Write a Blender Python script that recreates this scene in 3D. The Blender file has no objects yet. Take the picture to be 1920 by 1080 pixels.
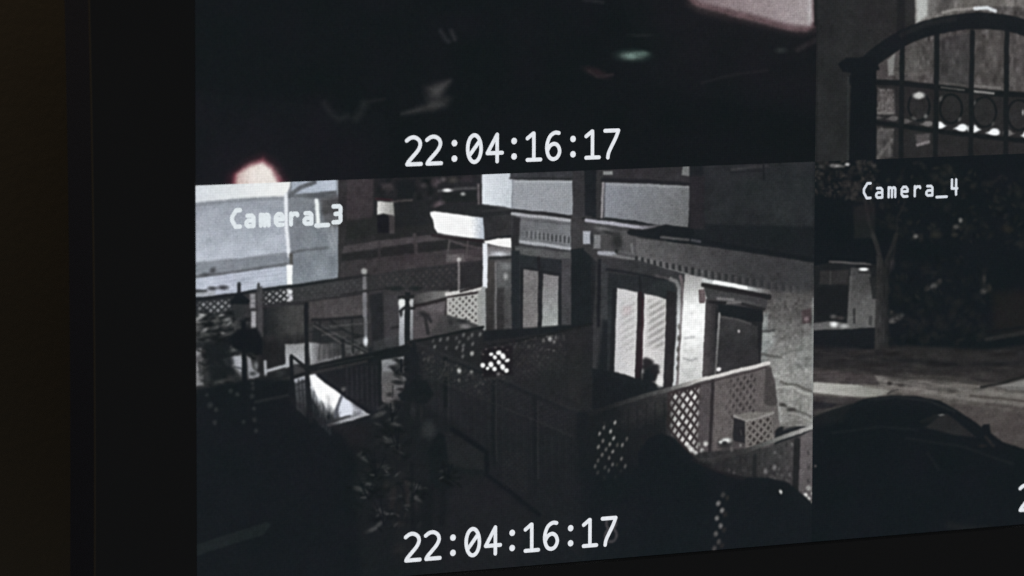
import bpy, bmesh, math, random
import numpy as np
from mathutils import Vector, Matrix

random.seed(7)
rng = np.random.default_rng(11)
scene = bpy.context.scene
col = scene.collection

# ---------------------------------------------------------------- camera / light / exposure
S = 0.26                     # width of one camera feed on the monitor, metres
FH = 9.0 / 16.0              # feed height in feed widths
Z0 = 1.25                    # height of the line between the two feed rows
YAW, ELEV, ROLL = 0.505458106, 0.0997579365, 0.00313306675
FPX, AIMX, AIMZ, DIST = 9018.458, 0.493521694, -0.162792774, 6.81224793

def cam_axes():
    cy, sy, ce, se = math.cos(YAW), math.sin(YAW), math.cos(ELEV), math.sin(ELEV)
    f = np.array([sy * ce, cy * ce, -se])
    r = np.cross(f, [0, 0, 1]); r /= np.linalg.norm(r)
    u = np.cross(r, f)
    cr, sr = math.cos(ROLL), math.sin(ROLL)
    return cr * r + sr * u, -sr * r + cr * u, f
AR, AU, AF = cam_axes()
CPOS = np.array([AIMX, 0, AIMZ]) - DIST * AF

cam_d = bpy.data.cameras.new('camera')
cam = bpy.data.objects.new('camera', cam_d)
col.objects.link(cam)
cam_d.sensor_width = 36.0
cam_d.lens = FPX / 1920.0 * 36.0
cam_d.clip_start = 0.05
cam_d.clip_end = 50.0
cam.matrix_world = Matrix(((AR[0], AU[0], -AF[0], CPOS[0] * S),
                           (AR[1], AU[1], -AF[1], CPOS[1] * S),
                           (AR[2], AU[2], -AF[2], CPOS[2] * S + Z0),
                           (0, 0, 0, 1)))
cam_d.dof.use_dof = True
cam_d.dof.focus_distance = float((np.array([0.74, 0, -0.2]) - CPOS) @ AF) * S
cam_d.dof.aperture_fstop = 16.0
scene.camera = cam

world = bpy.data.worlds.new('World')
scene.world = world
world.use_nodes = True
bg = world.node_tree.nodes['Background']
bg.inputs['Color'].default_value = (0.95, 0.97, 1.0, 1)     # dim, even light of a darkened room
bg.inputs['Strength'].default_value = 0.094

lamp_d = bpy.data.lights.new('room_lamp', 'AREA')            # weak warm lamp high up on the left
lamp_d.energy = 0.34
lamp_d.color = (1.0, 0.745, 0.48)
lamp_d.shape = 'DISK'
lamp_d.size = 0.10
lamp = bpy.data.objects.new('room_lamp', lamp_d)
col.objects.link(lamp)
lamp.location = (-0.12, 0.03, Z0 + 0.40)
lamp.rotation_euler = (Vector((-0.02, 0.12, Z0 + 0.02)) - Vector(lamp.location)).to_track_quat('-Z', 'Y').to_euler()

vs = scene.view_settings
vs.view_transform = 'Standard'
vs.look = 'None'
vs.exposure = 0.0
vs.gamma = 1.0
vs.use_curve_mapping = False
scene.render.engine = 'CYCLES'
scene.cycles.use_denoising = False

# ---------------------------------------------------------------- screen plane <-> picture chart
# The feeds are drawn on a flat chart whose units are the 1920x1080 picture of the monitor;
# a homography turns chart points into positions on the flat screen (u, v in feed widths).
def chart(u, v):
    px, pz = u - CPOS[0], v - CPOS[2]
    py = 0 - CPOS[1]
    d = px * AF[0] + py * AF[1] + pz * AF[2]
    return (960 + FPX * (px * AR[0] + py * AR[1] + pz * AR[2]) / d,
            540 - FPX * (px * AU[0] + py * AU[1] + pz * AU[2]) / d)

def _hom():
    src = [(0, 0), (1, 0), (1, -FH), (0, -FH)]
    A = []; b = []
    for (u, v) in src:
        x, y = chart(u, v)
        A.append([x, y, 1, 0, 0, 0, -u * x, -u * y]); b.append(u)
        A.append([0, 0, 0, x, y, 1, -v * x, -v * y]); b.append(v)
    h = np.linalg.solve(np.array(A), np.array(b))
    return np.append(h, 1).reshape(3, 3)
HINV = _hom()
def uv_of(x, y):
    q = HINV @ np.array([x, y, 1.0])
    return q[0] / q[2], q[1] / q[2]

# ---------------------------------------------------------------- feed painter
TW, TH = 1280, 720
def sstep(t):
    t = np.clip(t, 0, 1)
    return t * t * (3 - 2 * t)

def blur1(a, s):
    n = max(1, int(3 * s))
    k = np.exp(-0.5 * (np.arange(-n, n + 1) / s) ** 2); k /= k.sum()
    p = np.pad(a, [(n, n), (n, n)] + [(0, 0)] * (a.ndim - 2), mode='edge')
    o = sum(k[i] * p[i:i + a.shape[0]] for i in range(2 * n + 1))
    return sum(k[i] * o[:, i:i + a.shape[1]] for i in range(2 * n + 1))

def vnoise(h, w, sx, sy, r):
    gh, gw = int(h / sy) + 3, int(w / sx) + 3
    g = r.standard_normal((gh, gw)).astype(np.float32)
    y = np.arange(h) / sy; x = np.arange(w) / sx
    y0 = y.astype(int); x0 = x.astype(int)
    fy = sstep(y - y0)[:, None]; fx = sstep(x - x0)[None]
    a = g[y0][:, x0]; b = g[y0][:, x0 + 1]; c = g[y0 + 1][:, x0]; d = g[y0 + 1][:, x0 + 1]
    return (a * (1 - fx) + b * fx) * (1 - fy) + (c * (1 - fx) + d * fx) * fy

class Feed:
    def __init__(self, u0, v1, base):
        # u0: left edge, v1: top edge (feed widths)
        self.u0, self.v1 = u0, v1
        u = u0 + (np.arange(TW) + 0.5) / TW
        v = v1 - FH * (np.arange(TH) + 0.5) / TH
        U, V = np.meshgrid(u, v)
        X, Y = chart(U, V)
        r = np.random.default_rng(int(900 + 7 * u0 + 13 * v1))
        # the cheap camera lens and codec leave no perfectly straight edge
        self.X = (X + 0.36 * vnoise(TH, TW, 26, 26, r) + 0.24 * vnoise(TH, TW, 6, 6, r)).astype(np.float32)
        self.Y = (Y + 0.34 * vnoise(TH, TW, 28, 24, r) + 0.24 * vnoise(TH, TW, 7, 5, r)).astype(np.float32)
        self.img = np.empty((TH, TW, 3), np.float32)
        self.img[:] = base

    def box(self, x0, y0, x1, y1):
        us = []; vs_ = []
        for x in (x0, x1):
            for y in (y0, y1):
                u, v = uv_of(x, y); us.append(u); vs_.append(v)
        i0 = int((min(us) - self.u0) * TW) - 2; i1 = int((max(us) - self.u0) * TW) + 3
        j0 = int((self.v1 - max(vs_)) / FH * TH) - 2; j1 = int((self.v1 - min(vs_)) / FH * TH) + 3
        i0, i1 = max(0, i0), min(TW, i1); j0, j1 = max(0, j0), min(TH, j1)
        return None if i1 <= i0 or j1 <= j0 else (slice(j0, j1), slice(i0, i1))

    def put(self, sl, m, c, a):
        m = (m * a)[..., None]
        X, Y = self.X[sl], self.Y[sl]
        if callable(c):
            c = c(X, Y)
        else:
            c = np.array(c, np.float32)
        t = self.img[sl]
        self.img[sl] = t + (c - t) * m

    def pmask(self, pts, soft, sl):
        X, Y = self.X[sl], self.Y[sl]
        d2 = np.full(X.shape, 1e12, np.float32); ins = np.zeros(X.shape, bool)
        n = len(pts)
        for k in range(n):
            (ax, ay), (bx, by) = pts[k], pts[(k + 1) % n]
            ex, ey = bx - ax, by - ay
            t = np.clip(((X - ax) * ex + (Y - ay) * ey) / (ex * ex + ey * ey + 1e-9), 0, 1)
            d2 = np.minimum(d2, (X - ax - t * ex) ** 2 + (Y - ay - t * ey) ** 2)
            if ay != by:
                cr = ((Y >= ay) != (Y >= by)) & (X < ax + (Y - ay) * ex / ey)
                ins ^= cr
        d = np.sqrt(d2)
        sd = np.where(ins, -d, d)
        return sstep(0.5 - sd / soft)

    def poly(self, pts, c, soft=3.0, a=1.0):
        xs = [p[0] for p in pts]; ys = [p[1] for p in pts]
        sl = self.box(min(xs) - soft, min(ys) - soft, max(xs) + soft, max(ys) + soft)
        if sl: self.put(sl, self.pmask(pts, soft, sl), c, a)

    def rect(self, x0, y0, x1, y1, c, soft=3.0, a=1.0):
        self.poly([(x0, y0), (x1, y0), (x1, y1), (x0, y1)], c, soft, a)

    def line(self, pts, w, c, soft=3.0, a=1.0):
        xs = [p[0] for p in pts]; ys = [p[1] for p in pts]; e = w + soft
        sl = self.box(min(xs) - e, min(ys) - e, max(xs) + e, max(ys) + e)
        if not sl: return
        X, Y = self.X[sl], self.Y[sl]
        d2 = np.full(X.shape, 1e12, np.float32)
        for (ax, ay), (bx, by) in zip(pts[:-1], pts[1:]):
            ex, ey = bx - ax, by - ay
            t = np.clip(((X - ax) * ex + (Y - ay) * ey) / (ex * ex + ey * ey + 1e-9), 0, 1)
            d2 = np.minimum(d2, (X - ax - t * ex) ** 2 + (Y - ay - t * ey) ** 2)
        self.put(sl, sstep(0.5 - (np.sqrt(d2) - w / 2) / soft), c, a)

    def dot(self, cx, cy, rx, ry, c, soft=0.6, a=1.0, rot=0.0):
        e = max(rx, ry) * (1 + soft) + 1
        sl = self.box(cx - e, cy - e, cx + e, cy + e)
        if not sl: return
        X, Y = self.X[sl] - cx, self.Y[sl] - cy
        cr, sr = math.cos(rot), math.sin(rot)
        q = np.sqrt(((X * cr + Y * sr) / rx) ** 2 + ((-X * sr + Y * cr) / ry) ** 2)
        self.put(sl, sstep(0.5 - (q - 1) / (2 * soft)), c, a)

    def ring(self, cx, cy, rx, ry, w, c, soft=2.0, a=1.0):
        pts = [(cx + rx * math.cos(t), cy + ry * math.sin(t)) for t in np.linspace(0, 2 * math.pi, 25)]
        self.line(pts, w, c, soft, a)

    def mottle(self, pts, amp, sx, sy, seed, soft=6.0, tint=(1, 1, 1)):
        xs = [p[0] for p in pts]; ys = [p[1] for p in pts]
        sl = self.box(min(xs) - soft, min(ys) - soft, max(xs) + soft, max(ys) + soft)
        if not sl: return
        m = self.pmask(pts, soft, sl)
        n = vnoise(m.shape[0], m.shape[1], sx, sy, np.random.default_rng(seed))
        self.img[sl] += (m * n * amp)[..., None] * np.array(tint, np.float32)

    def lattice(self, O, U, V, n, m, c, hole=0.5, soft=0.25, a=1.0, fade=None):
        """diamond openings of a garden lattice in the parallelogram O, O+U, O+V"""
        pts = [O, (O[0] + U[0], O[1] + U[1]), (O[0] + U[0] + V[0], O[1] + U[1] + V[1]), (O[0] + V[0], O[1] + V[1])]
        xs = [p[0] for p in pts]; ys = [p[1] for p in pts]
        sl = self.box(min(xs), min(ys), max(xs), max(ys))
        if not sl: return
        X, Y = self.X[sl] - O[0], self.Y[sl] - O[1]
        det = U[0] * V[1] - U[1] * V[0]
        s = (X * V[1] - Y * V[0]) / det; t = (Y * U[0] - X * U[1]) / det
        p = s * n + t * m; q = s * n - t * m
        fp = np.abs(p - np.floor(p) - 0.5); fq = np.abs(q - np.floor(q) - 0.5)
        d = np.maximum(fp, fq)
        mk = sstep(0.5 - (d - hole / 2) / soft) * sstep(np.minimum(np.minimum(s, 1 - s), np.minimum(t, 1 - t)) * 14)
        hh = np.abs(np.sin(np.floor(p) * 12.9898 + np.floor(q) * 78.233) * 43758.5453) % 1.0
        mk = mk * (0.62 + 0.38 * hh)
        if fade is not None:
            mk = mk * fade(X + O[0], Y + O[1])
        self.put(sl, mk, c, a)

    def leaves(self, pts, n, c0, c1, r0, r1, seed, a=0.8, soft=0.8):
        r = random.Random(seed)
        xs = [p[0] for p in pts]; ys = [p[1] for p in pts]
        def inside(x, y):
            k = False
            for i in range(len(pts)):
                (ax, ay), (bx, by) = pts[i], pts[(i + 1) % len(pts)]
                if (y >= ay) != (y >= by) and x < ax + (y - ay) * (bx - ax) / (by - ay): k = not k
            return k
        for _ in range(n):
            x, y = r.uniform(min(xs), max(xs)), r.uniform(min(ys), max(ys))
            if not inside(x, y): continue
            f = r.random()
            c = tuple(p + (q - p) * f for p, q in zip(c0, c1))
            rx = r.uniform(r0, r1)
            self.dot(x, y, rx, rx * r.uniform(.4, .8), c, soft, a * r.uniform(.5, 1), r.uniform(0, 3.1))

    def finish(self, grain, seed, soft=1.25, sat=0.68):
        r = np.random.default_rng(seed)
        im = blur1(self.img, soft)
        L = im.mean(axis=2, keepdims=True)
        im = L + (im - L) * (1 + (sat - 1) * np.clip((L - 30) / 30, 0, 1))                                   # night video carries little colour
        im = im + 0.40 * np.clip(im - blur1(im, 3.0), -50, 50)    # in-camera edge sharpening
        L = im.mean(axis=2, keepdims=True)
        t = np.clip(L - 26, 0, 229)
        im = im * (np.where(L > 26, L - 0.23 * t * (1 - t / 215), L - 1.0 * np.clip((L - 18) / 8, 0, 1)) / np.maximum(L, 1))
        sm = im[::4, ::4]
        def up(q): return blur1(q.repeat(4, 0).repeat(4, 1), 2.5)
        im = im + 0.07 * np.clip(up(blur1(sm, 3.0)) - im, 0, 255) + 0.035 * np.clip(up(blur1(sm, 11.0)) - im, 0, 255)  # bloom around bright areas blended into the feed pixels
        L = im.mean(axis=2, keepdims=True)
        tex = 0.035 * vnoise(TH, TW, 4.5, 3.5, r) + 0.04 * vnoise(TH, TW, 11, 9, r) + 0.035 * vnoise(TH, TW, 40, 34, r)
        im = im * (1 + tex[..., None] * np.clip((L - 20) / 30, 0, 1) * (1 - 0.8 * np.clip((L - 85) / 80, 0, 1)))
        g = blur1(r.standard_normal((TH, TW)).astype(np.float32), 0.9)[..., None] * 2.6
        gc = blur1(r.standard_normal((TH, TW, 3)).astype(np.float32), 2.2) * 5.0
        amp = 0.8 + np.clip(L - 25, 0, 150) / 150 * grain - np.clip(L - 205, 0, 35) / 35 * grain * .75
        im = im + np.clip((75 - L) / 50, 0, 1) * np.array([-1.0, 0.0, 0.8], np.float32)      # cool shadows of the panel
        low = vnoise(TH, TW, 60, 45, r)[..., None] * np.array([0.7, 0.1, 0.5], np.float32)
        im = im + g * amp + gc * (0.35 + 0.06 * amp) + low
        return np.clip(im, 0, 255)

def lin(p0, c0, p1, c1):
    c0 = np.array(c0, np.float32); c1 = np.array(c1, np.float32)
    dx, dy = p1[0] - p0[0], p1[1] - p0[1]; L = dx * dx + dy * dy
    def f(X, Y):
        t = np.clip(((X - p0[0]) * dx + (Y - p0[1]) * dy) / L, 0, 1)[..., None]
        return c0 + (c1 - c0) * t
    return f

# stroke font shared by the lettering meshes and the ghosted digit
def smooth(p, n=5):
    P = [p[0]] + list(p) + [p[-1]]; out = []
    for i in range(1, len(P) - 2):
        a, b, c, d = (np.array(q) for q in P[i - 1:i + 3])
        for k in range(n):
            t = k / n
            out.append(tuple(0.5 * (2 * b + (c - a) * t + (2 * a - 5 * b + 4 * c - d) * t * t + (3 * b - a - 3 * c + d) * t ** 3)))
    return out + [tuple(p[-1])]
def ell(cx, cy, rx, ry, n=28):
    return [(cx + rx * math.cos(t), cy + ry * math.sin(t)) for t in np.linspace(0, 2 * math.pi, n)]
GLYPH = {
    '2': [smooth([(.06, .83), (.20, .915), (.36, .925), (.51, .83), (.55, .68), (.47, .51), (.30, .33), (.14, .17), (.075, .07)]), [(.075, .07), (.58, .07)]],
    '0': [ell(.33, .5, .245, .435), [(.17, .31), (.49, .70)]],
    '4': [[(.435, .06), (.435, .93), (.075, .335), (.62, .335)]],
    '1': [[(.09, .77), (.31, .925), (.33, .925), (.33, .07)], [(.09, .07), (.58, .07)]],
    '6': [smooth([(.53, .91), (.38, .925), (.20, .81), (.095, .56), (.095, .33), (.18, .13), (.33, .065), (.48, .13), (.56, .31), (.50, .49), (.36, .565), (.20, .50), (.11, .36)])],
    '7': [[(.07, .93), (.58, .93)], smooth([(.58, .93), (.47, .68), (.31, .40), (.21, .20), (.18, .05)])],
    '8': [ell(.33, .70, .19, .22), ell(.33, .28, .23, .215)],
    ':': ['dot(.33,.20)', 'dot(.33,.70)'],
    'C': [[(.58, .93), (.36, .93), (.12, .60), (.12, .40), (.32, .07), (.58, .07)]],
    'a': [[(.16, .62), (.42, .62), (.52, .52), (.52, .07), (.20, .07), (.10, .16), (.10, .27), (.20, .36), (.52, .36)]],
    'm': [[(.09, .07), (.09, .64)], [(.09, .56), (.18, .63), (.30, .60), (.32, .52), (.32, .07)], [(.32, .54), (.42, .63), (.52, .60), (.55, .52), (.55, .07)]],
    'e': [[(.12, .36), (.53, .36), (.53, .50), (.42, .63), (.24, .63), (.12, .50), (.12, .20), (.24, .07), (.52, .07)]],
    'r': [[(.16, .07), (.16, .64)], [(.16, .48), (.32, .62), (.50, .62), (.54, .54)]],
    '_': [[(-.06, -.05), (.66, -.05)]],
    '3': [[(.12, .92), (.46, .92), (.54, .84), (.54, .60), (.46, .52), (.24, .52)], [(.46, .52), (.54, .44), (.54, .16), (.46, .08), (.12, .08)]],
}
GLYPH_LABEL4 = [[(.14, .94), (.14, .42), (.52, .42)], [(.44, .94), (.44, .06)]]

#PAINT_START
K = (24, 28, 31)

def paint_alley():            # lower left: the house with lattice fences
    F = Feed(0.0, 0.0, (29, 32, 35))
    P, R, L, D = F.poly, F.rect, F.line, F.dot
    # --- far background, top middle
    P([(628, 300), (912, 300), (912, 560), (628, 560)], lin((0, 335), (60, 56, 59), (0, 450), (50, 49, 51)), 4)
    P([(634, 330), (706, 330), (706, 412), (634, 424)], lin((634, 0), (66, 60, 64), (706, 0), (64, 57, 61)), 6)
    P([(700, 330), (912, 325), (912, 400), (740, 440), (700, 440)], (37, 38, 40), 8)
    P([(634, 418), (712, 404), (712, 440), (634, 452)], (43, 44, 44), 10)
    P([(712, 430), (820, 420), (860, 440), (700, 452)], (42, 42, 43), 8)
    F.mottle([(706, 335), (820, 330), (820, 375), (706, 372)], 7, 12, 10, 1, 8, (1.1, .9, 1))
    P([(715, 345), (735, 342), (738, 354), (716, 355)], (74, 68, 72), 10, .8)
    for x, y, r, c in ((818, 343, 9, (98, 84, 92)), (832, 337, 5, (105, 98, 102)), (795, 347, 6, (72, 68, 72)), (850, 338, 8, (76, 72, 68)), (876, 337, 10, (60, 54, 60))):
        D(x, y, r, r * .8, c, .9, .8)
    P([(743, 338), (780, 337), (775, 372), (745, 370)], (30, 33, 35), 8)
    # parked car behind the sign
    P([(820, 345), (905, 340), (905, 388), (825, 388)], (40, 40, 43), 6)
    L([(822, 358), (840, 356), (892, 352)], 5, (88, 88, 92), 5, .8)
    P([(830, 362), (893, 357), (893, 378), (828, 380)], (33, 36, 36), 5)
    D(839, 357, 8, 3.4, (228, 232, 232), .6)
    D(868, 364, 4.5, 3.2, (165, 170, 168), .8)
    D(822, 384, 10, 6, (105, 90, 98), .8, .9, -.4)
    L([(897, 346), (898, 383)], 4.5, (108, 100, 104), 4)
    L([(904, 340), (903, 382)], 4, (40, 30, 34), 3)
    # kiosk
    L([(705, 373), (735, 375)], 4, (58, 38, 44), 4)
    L([(735, 378), (772, 375)], 4, (82, 76, 78), 4)
    R(728, 400, 740, 437, (76, 70, 73), 4)
    P([(707, 377), (738, 379), (740, 405), (728, 402), (718, 400), (707, 402)], lin((707, 0), (222, 223, 218), (740, 0), (150, 150, 146)), 4)
    P([(707, 404), (720, 402), (729, 405), (730, 437), (708, 436)], (28, 28, 32), 4)
    # road rails
    P([(634, 462), (700, 452), (790, 442), (860, 436), (860, 447), (790, 455), (700, 466), (634, 476)], (79, 73, 77), 5)
    P([(634, 478), (780, 456), (860, 448), (906, 452), (906, 466), (780, 474), (634, 492)], (42, 42, 43), 6)
    L([(778, 440), (780, 478)], 7, (72, 66, 69), 4, .9)
    L([(711, 455), (712, 480)], 6, (66, 61, 64), 4, .7)
    P([(634, 492), (840, 468), (906, 466), (906, 500), (634, 532)], lin((634, 0), (64, 60, 63), (860, 0), (74, 66, 70)), 6)
    L([(843, 450), (838, 485)], 4, (92, 88, 90), 3, .8)
    L([(877, 452), (874, 484)], 4, (92, 86, 88), 3, .7)
    L([(845, 452), (880, 462), (906, 466)], 5, (88, 80, 84), 4, .8)
    P([(838, 478), (870, 476), (872, 490), (836, 492)], (104, 98, 100), 5)
    L([(872, 480), (900, 486)], 5, (90, 84, 86), 5, .7)
    # lattice fence far
    P([(634, 527), (760, 505), (906, 488), (906, 545), (760, 545), (634, 560)], lin((634, 0), (58, 58, 60), (906, 0), (46, 46, 49)), 4)
    F.lattice((700, 515), (200, -25), (0, 42), 16, 3, (76, 70, 72), .55, .4, .7)
    F.lattice((555, 540), (135, -18), (0, 30), 12, 2, (76, 74, 76), .55, .4, .5)
    P([(862, 498), (906, 492), (906, 538), (864, 540)], (44, 44, 46), 5)
    L([(861, 486), (860, 545)], 4.5, (128, 124, 126), 3)
    D(861, 487, 4, 4, (190, 188, 186), .6)
    # --- house at the left
    P([(360, 330), (634, 330), (636, 535), (360, 575)], (150, 160, 174), 3)
    P([(540, 330), (630, 330), (635, 530), (540, 548)], lin((0, 370), (126, 134, 145), (0, 520), (136, 146, 159)), 3)
    P([(360, 380), (538, 367), (540, 478), (360, 498)], lin((0, 380), (156, 166, 181), (0, 480), (184, 195, 211)), 3)
    P([(545, 330), (630, 330), (630, 357), (600, 361), (560, 364), (548, 364)], lin((545, 0), (165, 178, 198), (630, 0), (190, 204, 224)), 4)
    P([(556, 365), (631, 357), (632, 371), (600, 372), (545, 370)], (98, 104, 112), 5)
    L([(541, 369), (552, 360), (565, 351), (590, 342)], 8, (92, 97, 106), 5)
    P([(360, 330), (546, 330), (543, 352), (535, 369), (450, 372), (360, 381)], lin((367, 0), (212, 221, 229), (545, 0), (238, 240, 238)), 4)
    L([(367, 384), (450, 375), (534, 371)], 6, (128, 136, 147), 8, .75)
    P([(598, 372), (640, 366), (640, 424), (618, 428), (606, 410)], (100, 101, 106), 10, .85)
    P([(604, 376), (640, 371), (640, 398), (604, 402)], (70, 69, 72), 8, .8)
    L([(612, 430), (626, 470)], 4, (158, 164, 172), 6, .35)
    L([(622, 425), (631, 462)], 3, (165, 170, 176), 5, .45)
    L([(536, 366), (537, 420), (541, 480)], 7, (226, 233, 240), 5)
    P([(360, 496), (480, 482), (538, 476), (540, 495), (440, 508), (360, 520)], (136, 146, 158), 5)
    L([(367, 494), (450, 486), (534, 475)], 4, (118, 126, 136), 6, .7)
    L([(367, 519), (440, 510), (500, 501), (537, 495)], 5, (92, 97, 105), 5, .9)
    D(399, 507, 6, 5, (66, 70, 75), .7, .9, -.8); D(385, 515, 11, 3.5, (70, 74, 80), .7, .9, -.1)
    L([(545, 480), (547, 474), (570, 469), (615, 465)], 5, (98, 104, 112), 4, .9)
    L([(545, 478), (546, 495)], 7, (84, 84, 80), 4)
    P([(360, 523), (440, 512), (538, 499), (538, 540), (460, 549), (360, 562)], (184, 195, 215), 3)
    for k in range(4):
        L([(400, 522 + 9 * k), (538, 504 + 8.5 * k)], 1.6, (160, 170, 190), 3, .6)
    P([(537, 497), (549, 496), (548, 534), (538, 536)], (242, 246, 246), 3)
    for x, y, rx in ((398, 541, 8), (418, 539, 9)):
        D(x, y, rx, 4, (52, 56, 62), .8)
    L([(365, 546), (386, 546)], 6, (50, 54, 58), 5)
    L([(367, 553), (400, 549)], 8, (158, 164, 172), 5, .8)
    P([(634, 330), (650, 330), (650, 430), (638, 500), (636, 540), (634, 540)], (54, 52, 54), 3)
    F.mottle([(367, 385), (535, 372), (535, 540), (367, 560)], 5, 30, 12, 73, 6)
    F.mottle([(541, 372), (632, 372), (632, 528), (541, 536)], 6, 24, 20, 74, 6)
    # --- left fence with trellis
    P([(360, 562), (440, 553), (550, 537), (690, 516), (690, 700), (360, 740)], (52, 52, 54), 3)
    P([(365, 563), (436, 554), (436, 592), (365, 600)], (40, 43, 46), 3)
    F.lattice((368, 566), (68, -6), (0, 26), 5, 2, (160, 164, 170), .62, .4)
    L([(365, 561), (440, 552), (491, 543), (549, 536), (628, 525), (690, 516)], 5.5, lin((549, 0), (24, 27, 30), (680, 0), (46, 46, 48)), 4)
    P([(494, 545), (552, 538), (552, 566), (494, 573)], (40, 41, 44), 3)
    F.lattice((492, 547), (60, -7), (0, 25), 4.5, 2, lin((494, 0), (170, 172, 176), (550, 0), (216, 218, 222)), .6, .35)
    D(543, 547, 5, 5, (226, 228, 232), .7); D(545, 558, 4, 6, (205, 205, 214), .7); D(541, 563, 4, 3, (205, 205, 210), .7)
    P([(552, 540), (690, 519), (690, 548), (552, 566)], (62, 62, 65), 3)
    F.lattice((554, 540), (134, -20), (0, 26), 11, 2, (80, 79, 82), .5, .4, .8)
    L([(494, 576), (572, 568), (690, 550)], 5, (48, 47, 50), 4)
    P([(494, 578), (572, 571), (572, 660), (494, 672)], lin((497, 0), (33, 36, 38), (545, 0), (72, 72, 72)), 5)
    P([(494, 630), (572, 625), (572, 690), (480, 700)], lin((0, 620), (60, 60, 61), (0, 645), (36, 36, 38)), 14, .9)
    P([(580, 566), (690, 551), (690, 600), (580, 606)], (80, 76, 78), 4)
    F.mottle([(495, 580), (690, 555), (690, 640), (495, 660)], 3, 5, 22, 4)
    P([(580, 604), (690, 596), (690, 650), (580, 650)], (58, 58, 60), 6)
    L([(586, 600), (690, 594)], 6, (40, 40, 42), 5)
    P([(588, 612), (632, 640), (600, 645), (584, 640)], (40, 43, 45), 6)
    L([(594, 606), (650, 640)], 5, (76, 76, 80), 4, .8)
    L([(620, 606), (690, 640)], 4, (46, 46, 48), 5, .7)
    P([(534, 646), (574, 642), (574, 682), (552, 684), (536, 690)], lin((0, 645), (150, 152, 154), (0, 680), (178, 182, 188)), 4)
    P([(579, 642), (600, 644), (598, 680), (582, 684)], lin((580, 0), (178, 182, 186), (602, 0), (104, 104, 108)), 5)
    P([(598, 646), (640, 642), (642, 672), (596, 680)], lin((600, 0), (104, 104, 106), (640, 0), (62, 63, 66)), 6)
    F.mottle([(598, 646), (640, 642), (642, 672), (596, 680)], 8, 4, 30, 5, 4)
    L([(585, 684), (640, 668)], 5, (135, 138, 142), 5, .8)
    P([(645, 640), (690, 630), (690, 662), (648, 668)], (86, 87, 90), 6, .8)
    F.mottle([(640, 632), (700, 625), (700, 662), (640, 670)], 14, 6, 5, 6, 5)
    L([(642, 638), (644, 680)], 6, (38, 40, 43), 4)
    L([(650, 634), (690, 655)], 5, (44, 46, 48), 4, .8)
    for p in ([(586, 600), (690, 593)], [(590, 606), (646, 640), (690, 662)], [(600, 600), (600, 642)], [(615, 598), (655, 626), (690, 630)], [(660, 597), (662, 662)], [(584, 622), (640, 618)]):
        L(p, 3.4, (36, 38, 40), 3.5, .85)
    for p in ([(588, 610), (640, 643)], [(620, 612), (690, 606)], [(604, 628), (632, 626)], [(648, 650), (690, 640)]):
        L(p, 2.6, (98, 97, 99), 3.5, .6)
    for x in (600, 608, 617, 626, 634): L([(x, 646), (x - 1, 672)], 2.2, (66, 68, 70), 3, .6)
    # tall light post
    L([(683, 508), (684, 560)], 7, (118, 118, 122), 4)
    L([(684, 560), (686, 645)], 6.5, (110, 112, 118), 4)
    L([(683, 525), (683, 592)], 6.5, (128, 128, 134), 4, .7)
    D(683, 509, 5.5, 5.5, (168, 170, 168), .6)
    L([(679, 517), (688, 517)], 3, (48, 48, 50), 3)
    L([(679, 545), (688, 544)], 2.5, (62, 62, 64), 3)
    D(686, 640, 4.5, 8, (214, 220, 228), .7)
    # --- middle fence area
    P([(690, 545), (770, 536), (840, 552), (840, 630), (760, 650), (690, 650)], (62, 60, 63), 6)
    P([(692, 552), (718, 548), (722, 650), (698, 656)], (40, 41, 44), 8)
    P([(720, 556), (750, 552), (750, 630), (722, 640)], (66, 64, 68), 7)
    P([(700, 640), (752, 625), (752, 655), (700, 668)], (70, 72, 76), 8, .7)
    L([(640, 552), (680, 547), (730, 540)], 3, (44, 44, 46), 3)
    P([(770, 556), (800, 548), (842, 544), (842, 566), (775, 574)], lin((770, 0), (72, 70, 72), (840, 0), (140, 140, 138)), 6)
    P([(774, 576), (838, 562), (838, 626), (776, 640)], (88, 82, 86), 4)
    P([(790, 574), (836, 565), (836, 582), (790, 588)], (108, 102, 106), 7, .7)
    P([(832, 590), (905, 600), (905, 622), (800, 632)], (74, 72, 74), 8)
    L([(776, 574), (800, 570), (838, 560)], 6, (42, 39, 40), 4)
    L([(840, 553), (836, 590)], 5, (56, 50, 52), 4)
    L([(798, 592), (802, 625)], 6, (48, 47, 49), 4); D(795, 590, 10, 5, (46, 45, 48), .8, 1, .3); L([(802, 592), (808, 602)], 6, (48, 47, 50), 4)
    for x, y, rx, ry in ((742, 541, 15, 4.5), (778, 541, 12, 5)):
        D(x, y, rx, ry, (36, 40, 41), .6)
    L([(735, 615), (755, 610)], 5, (42, 42, 44), 5)
    # trellis panel, bright
    P([(838, 558), (906, 542), (907, 612), (880, 610), (838, 592)], (186, 186, 182), 4)
    F.lattice((838, 557), (60, -9), (0, 56), 5, 4.3, lin((838, 0), (100, 94, 94), (870, 0), (56, 50, 52)), .44, .3)
    P([(838, 590), (870, 600), (906, 612), (906, 625), (838, 625)], (66, 66, 68), 5)
    D(868, 602, 10, 4, (44, 44, 46), .7); D(872, 612, 9, 4, (128, 126, 128), .8); D(845, 606, 3.5, 7, (52, 52, 54), .7)
    L([(840, 556), (896, 548)], 5, (52, 44, 46), 3)
    L([(838, 552), (870, 546), (906, 540)], 7.5, (214, 213, 208), 4)
    L([(864, 546), (906, 536)], 4, (36, 32, 34), 4)
    # white/black gate post
    R(748, 560, 760, 652, lin((0, 560), (205, 212, 216), (0, 650), (150, 155, 164)), 4)
    R(768, 560, 775, 640, lin((0, 560), (185, 190, 194), (0, 640), (120, 124, 130)), 4)
    R(759, 548, 769, 660, (30, 34, 36), 3)
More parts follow.
